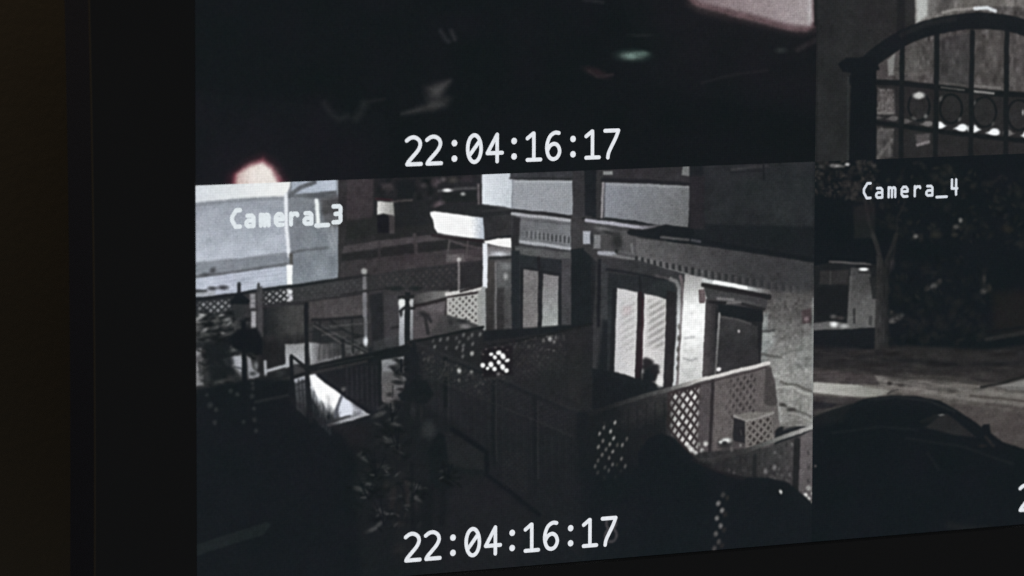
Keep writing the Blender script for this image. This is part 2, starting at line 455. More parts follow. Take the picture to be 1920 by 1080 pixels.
    L([(748, 558), (774, 556)], 6, (34, 36, 37), 4)
    D(753, 568, 6, 7, (228, 232, 230), .6); D(770, 567, 3, 6, (190, 192, 192), .7)
    L([(750, 584), (758, 577), (776, 578)], 5, (36, 38, 40), 3); D(752, 588, 3, 6, (46, 48, 50), .7)
    # --- black iron railings, lit pool screen
    P([(367, 655), (377, 652), (381, 700), (382, 722), (367, 724)], (152, 153, 157), 5)
    F.leaves([(367, 595), (470, 580), (480, 700), (367, 720)], 150, (26, 29, 31), (70, 72, 74), 4, 13, 3, .8)
    F.leaves([(380, 590), (440, 580), (455, 680), (400, 690)], 60, (24, 27, 29), (48, 50, 52), 6, 16, 5, .9)
    F.leaves([(367, 595), (460, 590), (470, 640), (367, 640)], 40, (70, 72, 72), (120, 122, 122), 3, 7, 8, .7)
    rs = random.Random(9)
    for (bx, by, n_, sp, hi) in ((392, 622, 36, 30, 96), (430, 640, 30, 30, 84), (400, 668, 26, 30, 70), (445, 600, 16, 18, 90), (380, 600, 22, 18, 120), (412, 710, 22, 34, 56), (470, 660, 18, 18, 80)):
        for _ in range(n_):
            x, y = bx + rs.gauss(0, sp * .55), by + rs.gauss(0, sp * .45); an = rs.uniform(-.8, .8); ll = rs.uniform(4, 11)
            cc = rs.choice((21, 22, 24, 26, hi * .8, hi * 1.5))
            D(x, y, ll, ll * .38, (cc, cc + 2, cc + 3), .8, .8, an)
    P([(418, 674), (440, 667), (456, 668), (456, 702), (440, 690), (424, 685)], (170, 174, 184), 6)
    L([(425, 660), (450, 652)], 6, (110, 114, 116), 6, .8)
    D(434, 679, 4, 5, (95, 98, 108), .8); L([(440, 688), (456, 692)], 3, (80, 84, 92), 3)
    L([(443, 692), (455, 704)], 6, (120, 122, 126), 6, .8)
    P([(463, 668), (470, 672), (474, 690), (486, 700), (486, 708), (466, 710)], (150, 152, 160), 6)
    D(480, 686, 4, 6, (120, 124, 128), .8); D(474, 700, 6, 4, (70, 74, 78), .8)
    L([(497, 678), (498, 704)], 6, (170, 174, 182), 5)
    L([(498, 696), (520, 690), (546, 682)], 6, (172, 176, 184), 4)
    D(525, 702, 10, 5, (120, 124, 128), .7, 1, -.3)
    P([(478, 708), (548, 690), (548, 705), (478, 722)], (30, 32, 34), 6, .8)
    P([(367, 730), (460, 712), (545, 712), (545, 760), (640, 810), (700, 900), (800, 1090), (360, 1150)], (25, 28, 31), 10)
    P([(553, 716), (574, 716), (574, 782), (556, 768)], lin((0, 716), (86, 90, 98), (0, 775), (46, 48, 50)), 5)
    L([(555, 713), (572, 708)], 8, (158, 163, 176), 5)
    # white screen behind railings
    P([(580, 704), (590, 701), (600, 709), (640, 739), (664, 757), (690, 776), (640, 790), (618, 792), (600, 775), (584, 745)], lin((614, 742), (178, 184, 194), (598, 776), (40, 42, 44)), 5)
    P([(581, 704), (588, 702), (600, 709), (622, 726), (640, 741), (636, 752), (628, 766), (621, 776), (613, 768), (603, 755), (595, 744), (585, 724)], (246, 248, 249), 7)
    P([(641, 744), (656, 754), (662, 764), (660, 778), (636, 783), (634, 770)], (216, 224, 240), 6)
    P([(600, 745), (625, 765), (632, 780), (616, 782), (600, 768), (588, 745)], lin((605, 748), (220, 226, 234), (600, 780), (60, 63, 68)), 8, .6)
    L([(603, 752), (612, 788)], 3, (70, 74, 80), 4, .6); L([(590, 735), (600, 780)], 3, (90, 95, 100), 4, .5)
    for k in range(6):
        x = 587 + 6.2 * k; y = 742 + 6.4 * k
        P([(x - 2, y + 40), (x - 1.5, y + 6), (x + .5, y - 8 + (k * 7 % 5) * 2), (x + 2, y + 6), (x + 3, y + 42)], (56, 60, 66), 5, .6)
    L([(642, 742), (634, 760), (628, 782)], 5, (88, 94, 108), 4, .9)
    L([(664, 758), (676, 770), (668, 778)], 6, (120, 122, 136), 6, .6)
    F.mottle([(584, 725), (622, 745), (640, 775), (634, 788), (606, 785), (588, 755)], 26, 5, 26, 71, 8)
    L([(616, 797), (640, 791), (664, 784), (690, 776)], 6, lin((612, 0), (60, 62, 64), (640, 0), (170, 174, 182)), 4)
    L([(622, 788), (655, 780)], 3, (64, 66, 72), 3, .8)
    L([(598, 703), (640, 735), (692, 772)], 8, (26, 28, 32), 4)
    for p in ([(556, 722), (572, 716)], [(553, 735), (574, 730)], [(560, 712), (563, 770)], [(567, 712), (570, 776)]): L(p, 2.2, (40, 42, 46), 3, .7)
    # table rail / right picket panel
    P([(598, 700), (720, 672), (720, 768), (692, 770)], (33, 35, 38), 5)
    for k in range(7):
        x = 650 + 9.5 * k
        L([(x, 690 + k * -.5), (x + 1, 742 + k * 4)], 3.5, (48, 48, 53), 5, .7)
    D(644, 730, 4, 4, (98, 100, 102), .8)
    L([(576, 692), (645, 678), (700, 666), (760, 652)], 12, (28, 31, 33), 4)
    L([(600, 687), (700, 668)], 2.5, (52, 54, 56), 3, .6)
    P([(715, 675), (757, 668), (757, 755), (728, 757), (716, 752)], lin((0, 672), (150, 154, 160), (0, 756), (82, 80, 82)), 5)
    P([(716, 697), (757, 697), (757, 722), (716, 722)], (98, 98, 100), 6, .9)
    P([(718, 720), (740, 718), (738, 757), (718, 755)], (104, 102, 102), 6, .8)
    D(740, 690, 10, 4, (40, 42, 44), .7, 1, .25); D(757, 702, 12, 4, (36, 38, 40), .7, 1, .2)
    D(753, 710, 7, 4, (160, 162, 164), .7, 1, .3); D(747, 717, 11, 4, (36, 38, 40), .7, 1, .1)
    D(730, 740, 5, 4, (52, 52, 53), .8); L([(737, 724), (736, 745)], 3, (60, 60, 62), 3); D(752, 730, 8, 3, (44, 44, 46), .7)
    L([(711, 668), (712, 757)], 7, (30, 33, 35), 3)
    # thin dark poles
    L([(574, 570), (575, 690), (582, 790)], 7.5, (29, 31, 34), 3)
    L([(546, 668), (549, 748)], 7, (27, 29, 32), 3)
    L([(547, 668), (580, 694)], 5.5, (30, 32, 34), 3)
    P([(551, 680), (575, 697), (553, 700)], (70, 70, 74), 6, .7)
    L([(549, 708), (580, 698)], 6, (28, 30, 33), 4)
    # house lantern left
    L([(457, 600), (459, 765)], 9, (24, 27, 30), 4)
    R(469, 551, 479, 578, (150, 150, 156), 5); R(471, 584, 480, 616, (168, 169, 174), 5)
    for y in (560, 569): L([(467, y), (481, y - 1)], 2, (90, 90, 96), 3, .6)
    R(482, 537, 492, 632, (78, 78, 82), 4)
    L([(485, 533), (485, 545)], 5, (60, 62, 66), 3)
    P([(431, 566), (448, 544), (469, 564), (466, 571), (434, 571)], (22, 26, 29), 4)
    L([(448, 532), (448, 548)], 6, (30, 33, 37), 4)
    P([(437, 571), (464, 571), (458, 600), (442, 600)], (48, 51, 53), 5, .8)
    P([(420, 640), (446, 618), (482, 614), (494, 640), (492, 665), (450, 660)], (23, 26, 29), 8)
    P([(384, 645), (430, 636), (440, 700), (395, 720)], (27, 30, 32), 14, .9)
    # dark shrub lower left with a few glints
    for x, y, r in ((433, 733, 3.5), (445, 739, 3.5), (473, 719, 3), (474, 728, 3.5), (473, 743, 4), (394, 760, 4.5), (405, 768, 3.5), (403, 792, 3.8), (477, 766, 3), (477, 787, 3.8), (480, 807, 3.6), (457, 791, 3), (388, 741, 3)):
        D(x, y, r, r * 1.1, (54, 58, 60), .9, .8)
    L([(480, 754), (503, 748), (540, 742)], 5, (44, 47, 49), 6, .8)
    P([(540, 745), (640, 812), (720, 930), (800, 1100), (900, 1100), (760, 800), (690, 795), (600, 795)], (35, 34, 37), 18, .8)
    P([(365, 1022), (430, 1001), (500, 979), (508, 984), (492, 1004), (430, 1022), (365, 1044)], (34, 39, 41), 5)
    # --- hanging sign and corner of the house
    P([(808, 393), (830, 385), (900, 384), (962, 390), (962, 402), (907, 410), (850, 402)], (37, 38, 40), 4)
    L([(905, 396), (955, 392)], 3, (60, 60, 62), 4, .7)
    P([(905, 407), (962, 401), (976, 408), (966, 440), (906, 448)], lin((905, 0), (44, 44, 47), (970, 0), (56, 56, 57)), 4)
    P([(806, 398), (814, 396), (850, 401), (880, 405), (906, 408), (908, 449), (880, 446), (845, 441), (820, 437), (814, 428), (812, 412), (807, 404)],
      lin((882, 0), (242, 243, 243), (908, 0), (176, 190, 208)), 3)
    F.mottle([(882, 408), (906, 410), (907, 446), (884, 444)], 12, 1.6, 1.6, 9, 4)
    L([(810, 441), (840, 446), (905, 452)], 5, (36, 28, 31), 4, .8)
    P([(907, 452), (935, 447), (959, 446), (959, 465), (935, 462), (910, 456)], (243, 243, 241), 3)
    P([(912, 458), (960, 466), (960, 482), (914, 482)], lin((0, 460), (110, 104, 106), (0, 478), (150, 152, 158)), 4)
    D(936, 476, 12, 4, (196, 200, 208), .7)
    P([(912, 482), (962, 482), (962, 645), (912, 645)], (84, 84, 86), 3)
    L([(920, 484), (960, 482)], 6, (46, 48, 50), 4)
    P([(913, 488), (927, 488), (925, 645), (910, 645)], lin((0, 500), (70, 66, 64), (0, 640), (52, 50, 51)), 5)
    P([(931, 492), (960, 490), (960, 540), (931, 545)], (98, 100, 102), 7)
    P([(931, 540), (945, 540), (945, 645), (931, 645)], (58, 56, 58), 8)
    L([(929, 492), (930, 640)], 3, (122, 120, 122), 3)
    D(948, 500, 8, 6, (128, 132, 134), .9); D(948, 519, 4, 6, (168, 170, 170), .9)
    R(905, 456, 914, 540, (224, 231, 239), 3)
    R(903, 538, 911, 642, (160, 164, 164), 4)
    D(907, 640, 5, 5, (205, 207, 207), .6)
    R(896, 545, 904, 612, (152, 155, 153), 5, .8)
    # upper storey
    P([(900, 320), (1110, 312), (1110, 470), (960, 470), (958, 395), (904, 384)], (60, 60, 64), 3)
    P([(904, 322), (956, 320), (957, 334), (962, 336), (961, 392), (945, 388), (904, 383)], lin((905, 0), (218, 227, 236), (962, 0), (196, 206, 216)), 3)
    P([(961, 336), (1010, 337), (1074, 338), (1074, 402), (1062, 403), (1010, 397), (961, 391)], lin((961, 0), (160, 166, 176), (1074, 0), (156, 162, 170)), 3)
    L([(961, 337), (960, 392)], 2.5, (142, 149, 160), 2.5)
    L([(965, 339), (1072, 341)], 4, (186, 192, 198), 3, .5)
    L([(957, 334), (1073, 336)], 4, (42, 42, 45), 4)
    P([(957, 325), (1073, 318), (1073, 331), (957, 333)], (60, 60, 67), 4)
    P([(958, 398), (972, 399), (1070, 411), (1071, 470), (970, 456), (974, 412)], lin((974, 0), (112, 116, 121), (1071, 0), (128, 132, 138)), 3)
    L([(958, 395), (1010, 399), (1073, 407)], 5.5, (38, 38, 40), 3)
    L([(960, 401), (1010, 406), (1070, 413)], 6, (172, 175, 182), 3)
    L([(978, 411), (1070, 420)], 5, (104, 106, 112), 4)
    for k in range(11):
        x = 988 + 7.9 * k
        L([(x, 435 + k * 1.0), (x, 444 + k * 1.0)], 3.8, (66, 70, 74), 3, .65 + .032 * k)
        L([(x + 4, 434 + k * 1.0), (x + 4, 446 + k * 1.0)], 3, (150, 154, 160), 3, .5)
    L([(970, 453), (1010, 457), (1070, 467)], 6, (172, 176, 184), 4)
    P([(962, 408), (976, 408), (972, 480), (960, 480)], (44, 44, 46), 5)
    P([(966, 461), (1072, 472), (1072, 640), (966, 640)], (78, 80, 84), 3)
    P([(966, 464), (1070, 474), (1070, 486), (1010, 483), (970, 477)], (92, 94, 96), 4)
    # columns
    P([(1074, 310), (1098, 310), (1098, 405), (1074, 405)], (58, 56, 61), 3)
    P([(1096, 310), (1120, 310), (1120, 405), (1096, 405)], (33, 35, 39), 4)
    P([(1071, 405), (1098, 405), (1096, 470), (1071, 470)], (62, 60, 63), 3)
    P([(1070, 468), (1110, 464), (1113, 612), (1070, 616)], (33, 37, 40), 3)
    P([(1108, 464), (1130, 470), (1128, 615), (1108, 615)], lin((1108, 0), (36, 38, 41), (1128, 0), (52, 53, 57)), 4)
    P([(958, 470), (974, 470), (976, 634), (960, 640)], (38, 42, 46), 4)
    # narrow window
    P([(970, 476), (1010, 482), (1055, 487), (1057, 492), (1055, 516), (975, 504)], (43, 47, 51), 4)
    P([(975, 500), (1054, 512), (1054, 620), (975, 634)], (36, 38, 41), 3)
    D(1055, 490, 5, 4, (34, 36, 38), .7)
    L([(1010, 484), (1013, 625)], 6, (36, 36, 39), 3)
    P([(981, 505), (1009, 509), (1008, 625), (980, 630)], lin((0, 505), (132, 129, 131), (0, 625), (128, 125, 125)), 3)
    P([(1018, 513), (1047, 518), (1046, 618), (1016, 623)], lin((0, 515), (130, 128, 131), (0, 612), (172, 178, 177)), 3)
    D(1040, 612, 6, 5, (196, 200, 198), .9)
    F.mottle([(981, 507), (1047, 518), (1046, 618), (981, 628)], 4, 8, 5, 13, 4)
    P([(1053, 484), (1071, 486), (1071, 614), (1053, 618)], (74, 74, 79), 3)
    # --- dark lattice fence in the middle
    P([(770, 648), (905, 620), (1115, 606), (1115, 760), (1190, 830), (1190, 1080), (900, 1080), (760, 800)], lin((770, 0), (31, 34, 37), (1150, 0), (30, 33, 36)), 6)
    P([(760, 640), (905, 613), (907, 640), (1045, 622), (1115, 605), (1115, 680), (905, 690), (780, 660)], (40, 41, 43), 4)
    L([(770, 642), (905, 613)], 5, (28, 31, 32), 3)
    for i, (x, y) in enumerate(((812, 639), (826, 637), (840, 635), (856, 634), (869, 628), (885, 628), (862, 641), (886, 645), (815, 650), (838, 652), (857, 651), (869, 648), (885, 663), (868, 656), (900, 627), (878, 634), (905, 660), (868, 668))):
        D(x, y, 2.6, 3.8, (112, 114, 116) if i % 3 else (86, 88, 90), .9, .85, .4)
    L([(778, 644), (830, 664), (905, 694), (1000, 735), (1080, 770)], 7, (50, 51, 54), 6, .6)
    P([(784, 652), (900, 700), (1080, 775), (1100, 1060), (1000, 960), (915, 890), (800, 800)], lin((0, 660), (42, 43, 46), (0, 900), (34, 36, 39)), 8, .9)
    L([(835, 672), (836, 760)], 8, (27, 30, 32), 5); L([(776, 645), (780, 720)], 8, (30, 33, 36), 5)
    L([(925, 715), (925, 860)], 6, (29, 32, 35), 8, .7); L([(1000, 740), (1003, 930)], 6, (31, 33, 36), 8, .6)
    L([(915, 650), (1045, 624), (1115, 606)], 4, (30, 32, 33), 4)
    P([(905, 690), (1115, 672), (1112, 770), (1080, 772), (1000, 735)], (42, 43, 45), 10, .9)
    P([(1062, 618), (1090, 612), (1092, 760), (1066, 745)], (46, 46, 47), 8, .5)
    P([(960, 650), (1060, 628), (1060, 700), (960, 690)], (44, 44, 46), 8, .6)
    F.lattice((958, 650), (100, -20), (0, 60), 9, 5, (56, 56, 58), .5, .5, .5)
    F.lattice((1085, 612), (28, -5), (0, 110), 3, 10, (38, 38, 40), .5, .5, .6)
    for k in range(22):
        x = 792 + 13.2 * k; yt = 655 + (x - 784) * .415
        L([(x, yt + 14), (x + 2, yt + 150)], 2.0, (32, 34, 37), 4, .25)
        L([(x + 4, yt + 16), (x + 6, yt + 130)], 2.0, (50, 51, 53), 5, .2)
    F.lattice((788, 656), (140, 56), (0, 46), 13, 5, (60, 61, 63), .5, .5, .6)
    F.lattice((930, 716), (150, 64), (0, 46), 14, 5, (52, 53, 55), .5, .5, .5)
    for x_, y_ in ((835, 674), (925, 713), (1003, 748)): L([(x_, y_), (x_ + 1, y_ + 160)], 7, (27, 30, 32), 6, .5); L([(x_ + 5, y_ + 4), (x_ + 6, y_ + 150)], 2, (56, 57, 59), 4, .5)
    L([(784, 700), (905, 748), (1080, 820)], 3, (54, 55, 57), 4, .4)
    F.lattice((905, 650), (160, -32), (0, 80), 15, 7, (60, 60, 62), .5, .5, .5)
    rs = random.Random(21)
    for _ in range(150):
        x = rs.uniform(792, 1060); y = 650 + max(0, (x - 790) * .40) + rs.uniform(8, 46) if x < 905 else rs.uniform(650, 716) - (x - 905) * .16
        c = rs.choice((46, 50, 56, 62, 72)); D(x, y, 2.2, 3.2, (c, c, c + 1), .9, .7, .4)
    # lamplight through the lattice
    cl = [(35, 350, 27, 27), (90, 385, 20, 18), (130, 340, 30, 30), (135, 222, 23, 21), (180, 258, 22, 25), (225, 200, 31, 26), (272, 243, 30, 38), (325, 293, 28, 20), (225, 315, 25, 25), (268, 370, 27, 34), (172, 390, 26, 24), (315, 410, 26, 25)]
    P([(902, 655), (960, 648), (962, 702), (905, 708)], (30, 28, 31), 8, .9)
    for x, y, rx, ry in cl:
        D(900 + x / 6.353, 630 + y / 6.353, rx / 6.0, ry / 6.0, (244, 248, 246), .45, 1, -.4)
    for x, y, rx, c in ((215, 450, 24, 120), (38, 220, 14, 92), (75, 160, 13, 84), (185, 140, 14, 84), (270, 130, 16, 74), (325, 165, 15, 74), (30, 460, 14, 74), (60, 520, 12, 66), (35, 575, 12, 84), (268, 462, 14, 70)):
        D(900 + x / 6.353, 630 + y / 6.353, rx / 6.3, rx / 7.5, (c, c - 4, c - 2), .9)
    for x, y, r, c in ((861, 695, 3.8, 190), (884, 697, 3, 128), (861, 713, 3, 92), (885, 663, 3.6, 165)):
        D(x, y, r, r * 1.2, (c, c + 2, c), .7)
    for x, y, rx, ry, c in ((835, 35, 24, 30, 165), (755, 55, 18, 26, 105), (885, 72, 18, 20, 120), (905, 20, 14, 26, 95), (800, 10, 14, 16, 90), (860, 5, 16, 12, 82), (820, 160, 20, 10, 84), (880, 176, 16, 12, 90), (545, 60, 14, 14, 62), (610, 40, 22, 10, 56), (520, 280, 18, 18, 54), (480, 340, 16, 20, 52), (570, 330, 14, 22, 50)):
        D(900 + x / 6.353, 630 + y / 6.353, rx / 6.3, ry / 6.3, (c, c, c), .8)
    # foreground lamp posts and leaves in front
    P([(700, 780), (760, 740), (850, 790), (910, 850), (900, 1080), (680, 1080), (660, 900)], (30, 33, 35), 20, .8)
    P([(745, 740), (778, 712), (800, 714), (814, 738), (800, 757), (752, 752)], (27, 31, 33), 6)
    R(760, 757, 790, 800, (30, 33, 35), 8)
    D(803, 806, 13, 15, (49, 53, 55), .7); D(775, 772, 5, 14, (46, 48, 50), .8, .7); D(790, 775, 3, 14, (42, 44, 46), .8, .7)
    P([(800, 850), (822, 812), (840, 818), (857, 846), (840, 862), (812, 858)], (25, 29, 31), 5)
    R(806, 858, 846, 915, (26, 30, 32), 6)
    R(775, 900, 812, 1000, (27, 30, 32), 10)
    P([(833, 810), (850, 812), (912, 852), (908, 880), (880, 880), (842, 870)], (39, 41, 43), 8, .9)
    L([(848, 805), (880, 826), (912, 848), (913, 892), (960, 925), (1010, 965)], 9, (24, 27, 30), 7)
    P([(850, 885), (910, 895), (1000, 965), (960, 1080), (830, 1080)], (35, 36, 39), 14, .8)
    F.leaves([(665, 840), (760, 790), (790, 990), (690, 960)], 60, (24, 27, 29), (46, 46, 48), 5, 13, 12, .6)
    F.leaves([(720, 900), (790, 880), (800, 1060), (740, 1060)], 26, (24, 27, 29), (54, 52, 52), 5, 12, 15, .5)
    rs = random.Random(5)
    for (bx, by, n_, sp) in ((705, 880, 26, 34), (745, 830, 24, 30), (770, 930, 24, 30), (720, 970, 22, 34), (690, 925, 16, 24), (840, 890, 16, 20), (752, 690, 14, 16), (735, 780, 14, 24)):
        for _ in range(n_):
            x, y = bx + rs.gauss(0, sp * .5), by + rs.gauss(0, sp * .5); an = rs.uniform(-.9, .9); ll = rs.uniform(4, 12)
            cc = rs.choice((21, 22, 23, 24, 66, 78, 56))
            D(x, y, ll, ll * .35, (cc, cc + 3, cc + 4), .8, .75, an)
        for _ in range(4):
            an = rs.uniform(-2.4, -.7); L([(bx, by + sp * .4), (bx + sp * math.cos(an), by + sp * math.sin(an))], 2.2, (22, 25, 28), 3, .8)
    L([(762, 905), (766, 945)], 9, (48, 46, 47), 8, .7); L([(738, 920), (735, 950)], 9, (46, 44, 45), 8, .6)
    L([(772, 870), (774, 1060)], 7, (25, 28, 30), 6, .8); L([(832, 915), (828, 980)], 10, (26, 29, 31), 6, .8)
    F.lattice((940, 840), (50, 8), (0, 80), 5, 8, (50, 49, 49), .5, .5, .5)
    # --- upper right: shutters panel and roof edge
    P([(1120, 312), (1310, 305), (1310, 360), (1120, 345)], (52, 50, 54), 4)
    P([(1118, 318), (1132, 316), (1130, 415), (1118, 415)], (56, 55, 58), 4)
    L([(1130, 337), (1200, 340), (1295, 346)], 8, (36, 36, 40), 4)
    R(1131, 321, 1149, 328, (142, 146, 146), 3)
    P([(1280, 312), (1296, 310), (1296, 331), (1278, 328)], (122, 126, 126), 4)
    P([(1134, 342), (1200, 344), (1294, 349), (1293, 395), (1290, 426), (1238, 423), (1190, 414), (1133, 408)], lin((1134, 340), (144, 149, 163), (1294, 400), (116, 119, 121)), 3)
    L([(1131, 343), (1128, 407)], 4.5, (152, 148, 153), 2.5)
    L([(1134, 344), (1133, 408)], 2.5, (112, 112, 124), 2)
    L([(1140, 345), (1290, 351)], 4, (168, 172, 176), 4, .5)
    P([(1293, 300), (1530, 290), (1530, 500), (1440, 482), (1293, 455)], (33, 36, 39), 4)
    P([(1318, 306), (1526, 298), (1526, 425), (1318, 420)], lin((1318, 0), (44, 46, 49), (1526, 0), (46, 49, 52)), 8)
    P([(1293, 330), (1320, 330), (1320, 430), (1293, 430)], (44, 42, 46), 8)
    L([(1372, 318), (1395, 315), (1440, 311)], 4, (66, 68, 70), 5, .7); L([(1432, 310), (1432, 335)], 4, (34, 36, 38), 4); L([(1370, 323), (1430, 320)], 4, (34, 36, 39), 4, .7)
    F.mottle([(1318, 306), (1526, 298), (1526, 425), (1318, 420)], 1.5, 20, 20, 19, 10)
    # cornice with broken end
    P([(1095, 405), (1190, 418), (1250, 430), (1250, 500), (1130, 500), (1095, 470)], (64, 63, 66), 4)
    P([(1125, 430), (1185, 432), (1196, 446), (1194, 490), (1130, 480)], (84, 84, 87), 6)
    L([(1092, 409), (1140, 413), (1200, 423)], 4, (36, 38, 40), 4)
    L([(1099, 413), (1130, 417), (1165, 422), (1205, 427), (1236, 425)], 7, lin((1190, 0), (174, 174, 188), (1236, 0), (84, 84, 88)), 4)
    D(1130, 430, 14, 5, (118, 118, 120), .8, .9, .25)
    D(1140, 436, 13, 3.5, (46, 46, 48), .8, .9, .2)
    R(1093, 433, 1107, 458, (172, 177, 190), 4); R(1112, 440, 1126, 466, (130, 132, 136), 5)
    D(1110, 447, 3, 10, (48, 50, 56), .8)
    P([(1126, 442), (1150, 440), (1150, 468), (1126, 466)], (74, 72, 74), 6, .8)
    D(1158, 452, 11, 15, (46, 47, 47), .7)
    D(1172, 448, 6, 14, (92, 92, 94), .9, .8); L([(1184, 458), (1186, 475)], 5, (118, 120, 122), 4, .8)
    L([(1124, 474), (1152, 476)], 8, (160, 164, 174), 4)
    D(1156, 471, 4, 4, (40, 42, 42), .7)
    L([(1160, 472), (1192, 478)], 4, (100, 102, 104), 4, .8)
    L([(1150, 479), (1193, 487)], 5, (120, 122, 124), 4)
    # parapet band with dentils
    P([(1192, 446), (1250, 453), (1330, 463), (1440, 479), (1526, 493), (1530, 700), (1270, 700), (1262, 520), (1194, 500)], lin((1195, 0), (101, 101, 103), (1400, 0), (64, 64, 67)), 3)
    L([(1180, 436), (1240, 440), (1300, 450), (1526, 487)], 8, (28, 31, 34), 4)
    P([(1180, 430), (1206, 431), (1250, 421), (1300, 430), (1300, 456), (1230, 449), (1182, 441)], (28, 31, 34), 4)
    L([(1240, 445), (1290, 450)], 5, (100, 100, 103), 4, .85); L([(1297, 451), (1312, 453)], 5, (82, 84, 94), 4, .85)
    for k in range(26):
        x = 1193 + 11.2 * k + .06 * k * k
        y = 483 + 2.35 * k
        if x < 1500: L([(x, y), (x + .5, y + 9)], 5, (42, 44, 46), 3.6, .95 if k < 10 else max(.3, .85 - .035 * (k - 9)))
        if x < 1490: L([(x + 5.6, y + 1), (x + 6, y + 11)], 4, lin((1190, 0), (128, 130, 130), (1420, 0), (78, 78, 80)), 3.4, .6)
    L([(1194, 495), (1240, 503), (1290, 515)], 5, (134, 138, 138), 3, .95)
    L([(1290, 516), (1330, 525), (1400, 536), (1500, 553)], 4, (84, 84, 86), 4, .6)
    # --- bay window with blinds
    P([(1120, 484), (1195, 488), (1285, 514), (1285, 740), (1110, 780), (1112, 600)], (56, 57, 60), 4)
    L([(1124, 488), (1122, 610)], 6, (33, 34, 38), 4)
    P([(1128, 492), (1142, 496), (1142, 700), (1126, 700)], (62, 65, 69), 4)
    P([(1130, 600), (1160, 600), (1152, 760), (1112, 765)], (32, 35, 38), 12)
    L([(1138, 505), (1190, 513), (1250, 526)], 5, (36, 38, 42), 4)
    P([(1140, 512), (1200, 518), (1262, 530), (1266, 545), (1258, 735), (1138, 720)], (44, 48, 51), 4)
    P([(1148, 540), (1256, 560), (1250, 740), (1142, 712)], (33, 34, 37), 4)
    L([(1199, 520), (1203, 560)], 5, (34, 36, 38), 4)
    P([(1157, 540), (1175, 543), (1197, 548), (1195, 620), (1191, 709), (1172, 702), (1152, 698), (1154, 620)], lin((1154, 0), (206, 205, 208), (1197, 0), (214, 214, 213)), 4)
    P([(1209, 551), (1230, 555), (1251, 562), (1248, 640), (1243, 725), (1230, 720), (1203, 706), (1206, 620)], lin((1206, 0), (216, 214, 214), (1250, 0), (205, 205, 202)), 4)
    def stripes(X, Y):
        s = 0.5 + 0.5 * np.sin((X * 0.62 + Y * 1.0) * 2 * math.pi / 13.5)
        return (np.array([120, 118, 114], np.float32) + s[..., None] * np.array([85, 86, 88], np.float32))
    P([(1216, 562), (1250, 566), (1246, 655), (1214, 650)], stripes, 14, .45)
    P([(1165, 570), (1194, 560), (1192, 660), (1163, 660)], stripes, 20, .22)
    P([(1170, 575), (1184, 575), (1180, 590), (1168, 590)], (206, 178, 184), 12, .5)
    L([(1201, 550), (1196, 705)], 9, (38, 31, 34), 4)
    L([(1206, 560), (1203, 690)], 2.5, (70, 34, 44), 3, .7)
    P([(1110, 690), (1150, 697), (1172, 703), (1192, 711), (1204, 708), (1222, 716), (1243, 728), (1215, 742), (1110, 770)], (30, 33, 36), 6)
    for q in ((1211, 677, 7, 6), (1218, 680, 7, 6), (1229, 688, 7, 5), (1208, 688, 6, 6), (1231, 696, 5, 6), (1222, 706, 8, 8)): D(q[0], q[1], q[2], q[3], (36, 35, 37), .7, .95)
    D(1214, 684, 7, 9, (36, 35, 37), .5); D(1222, 692, 8, 9, (34, 36, 38), .5); D(1215, 699, 9, 9, (28, 32, 34), .5); D(1226, 703, 6, 14, (34, 33, 36), .5)
    P([(1202, 710), (1206, 700), (1226, 700), (1226, 712), (1216, 722)], (29, 32, 35), 5)
    D(1204, 706, 2.5, 6, (72, 75, 77), .8)
    D(1237, 715, 6, 10, (226, 226, 224), .7)
    # arch moulding and bright wall
    P([(1250, 545), (1268, 548), (1262, 735), (1246, 740)], (40, 38, 40), 4)
    L([(1230, 517), (1252, 522), (1268, 529)], 5, (84, 80, 84), 5, .8)
    L([(1258, 523), (1268, 528), (1274, 540), (1272, 620), (1264, 732)], 7.5, lin((0, 525), (120, 120, 122), (0, 600), (206, 212, 214)), 4)
    L([(1276, 518), (1281, 545), (1276, 640), (1270, 730)], 6, (112, 100, 104), 4)
    for y in (612, 634, 655, 673, 690): D(1276 - (y - 560) * .04, y, 3.2, 5, (72, 70, 64), .7, .8)
    P([(1284, 514), (1300, 516), (1326, 522), (1325, 600), (1317, 712), (1290, 724), (1272, 728), (1279, 600)], lin((0, 515), (166, 164, 164), (0, 585), (240, 243, 242)), 3)
    P([(1280, 620), (1323, 620), (1317, 714), (1270, 730)], lin((0, 620), (240, 243, 241), (0, 700), (208, 210, 208)), 10)
    D(1301, 602, 20, 34, (247, 249, 248), .9)
    L([(1284, 634), (1302, 632)], 4, (168, 170, 172), 5, .6); L([(1282, 672), (1296, 676), (1308, 672)], 4, (150, 154, 154), 4, .6)
    F.mottle([(1284, 560), (1322, 560), (1317, 712), (1274, 726)], 5, 7, 7, 23, 5)
    P([(1311, 544), (1322, 541), (1323, 565), (1313, 569)], (112, 92, 96), 4)
    L([(1312, 545), (1312, 566), (1320, 567)], 2.5, (80, 60, 64), 3, .8)
    # stone wall right of the door
    P([(1424, 545), (1528, 555), (1528, 800), (1440, 800)], lin((0, 555), (98, 97, 96), (0, 690), (148, 149, 145)), 3)
    P([(1440, 548), (1528, 545), (1528, 600), (1440, 600)], (88, 86, 85), 16, .8)
    P([(1427, 590), (1440, 586), (1438, 690), (1424, 690)], (140, 148, 146), 8, .9)
    P([(1429, 625), (1448, 622), (1450, 650), (1428, 662)], (156, 164, 162), 10, .8)
    P([(1500, 640), (1524, 620), (1524, 720), (1480, 700)], (134, 138, 134), 16, .8)
    P([(1446, 700), (1524, 690), (1524, 722), (1460, 715)], (160, 162, 157), 10, .85)
    P([(1456, 728), (1500, 734), (1524, 744), (1524, 776), (1490, 768), (1462, 756)], (150, 150, 145), 8, .8)
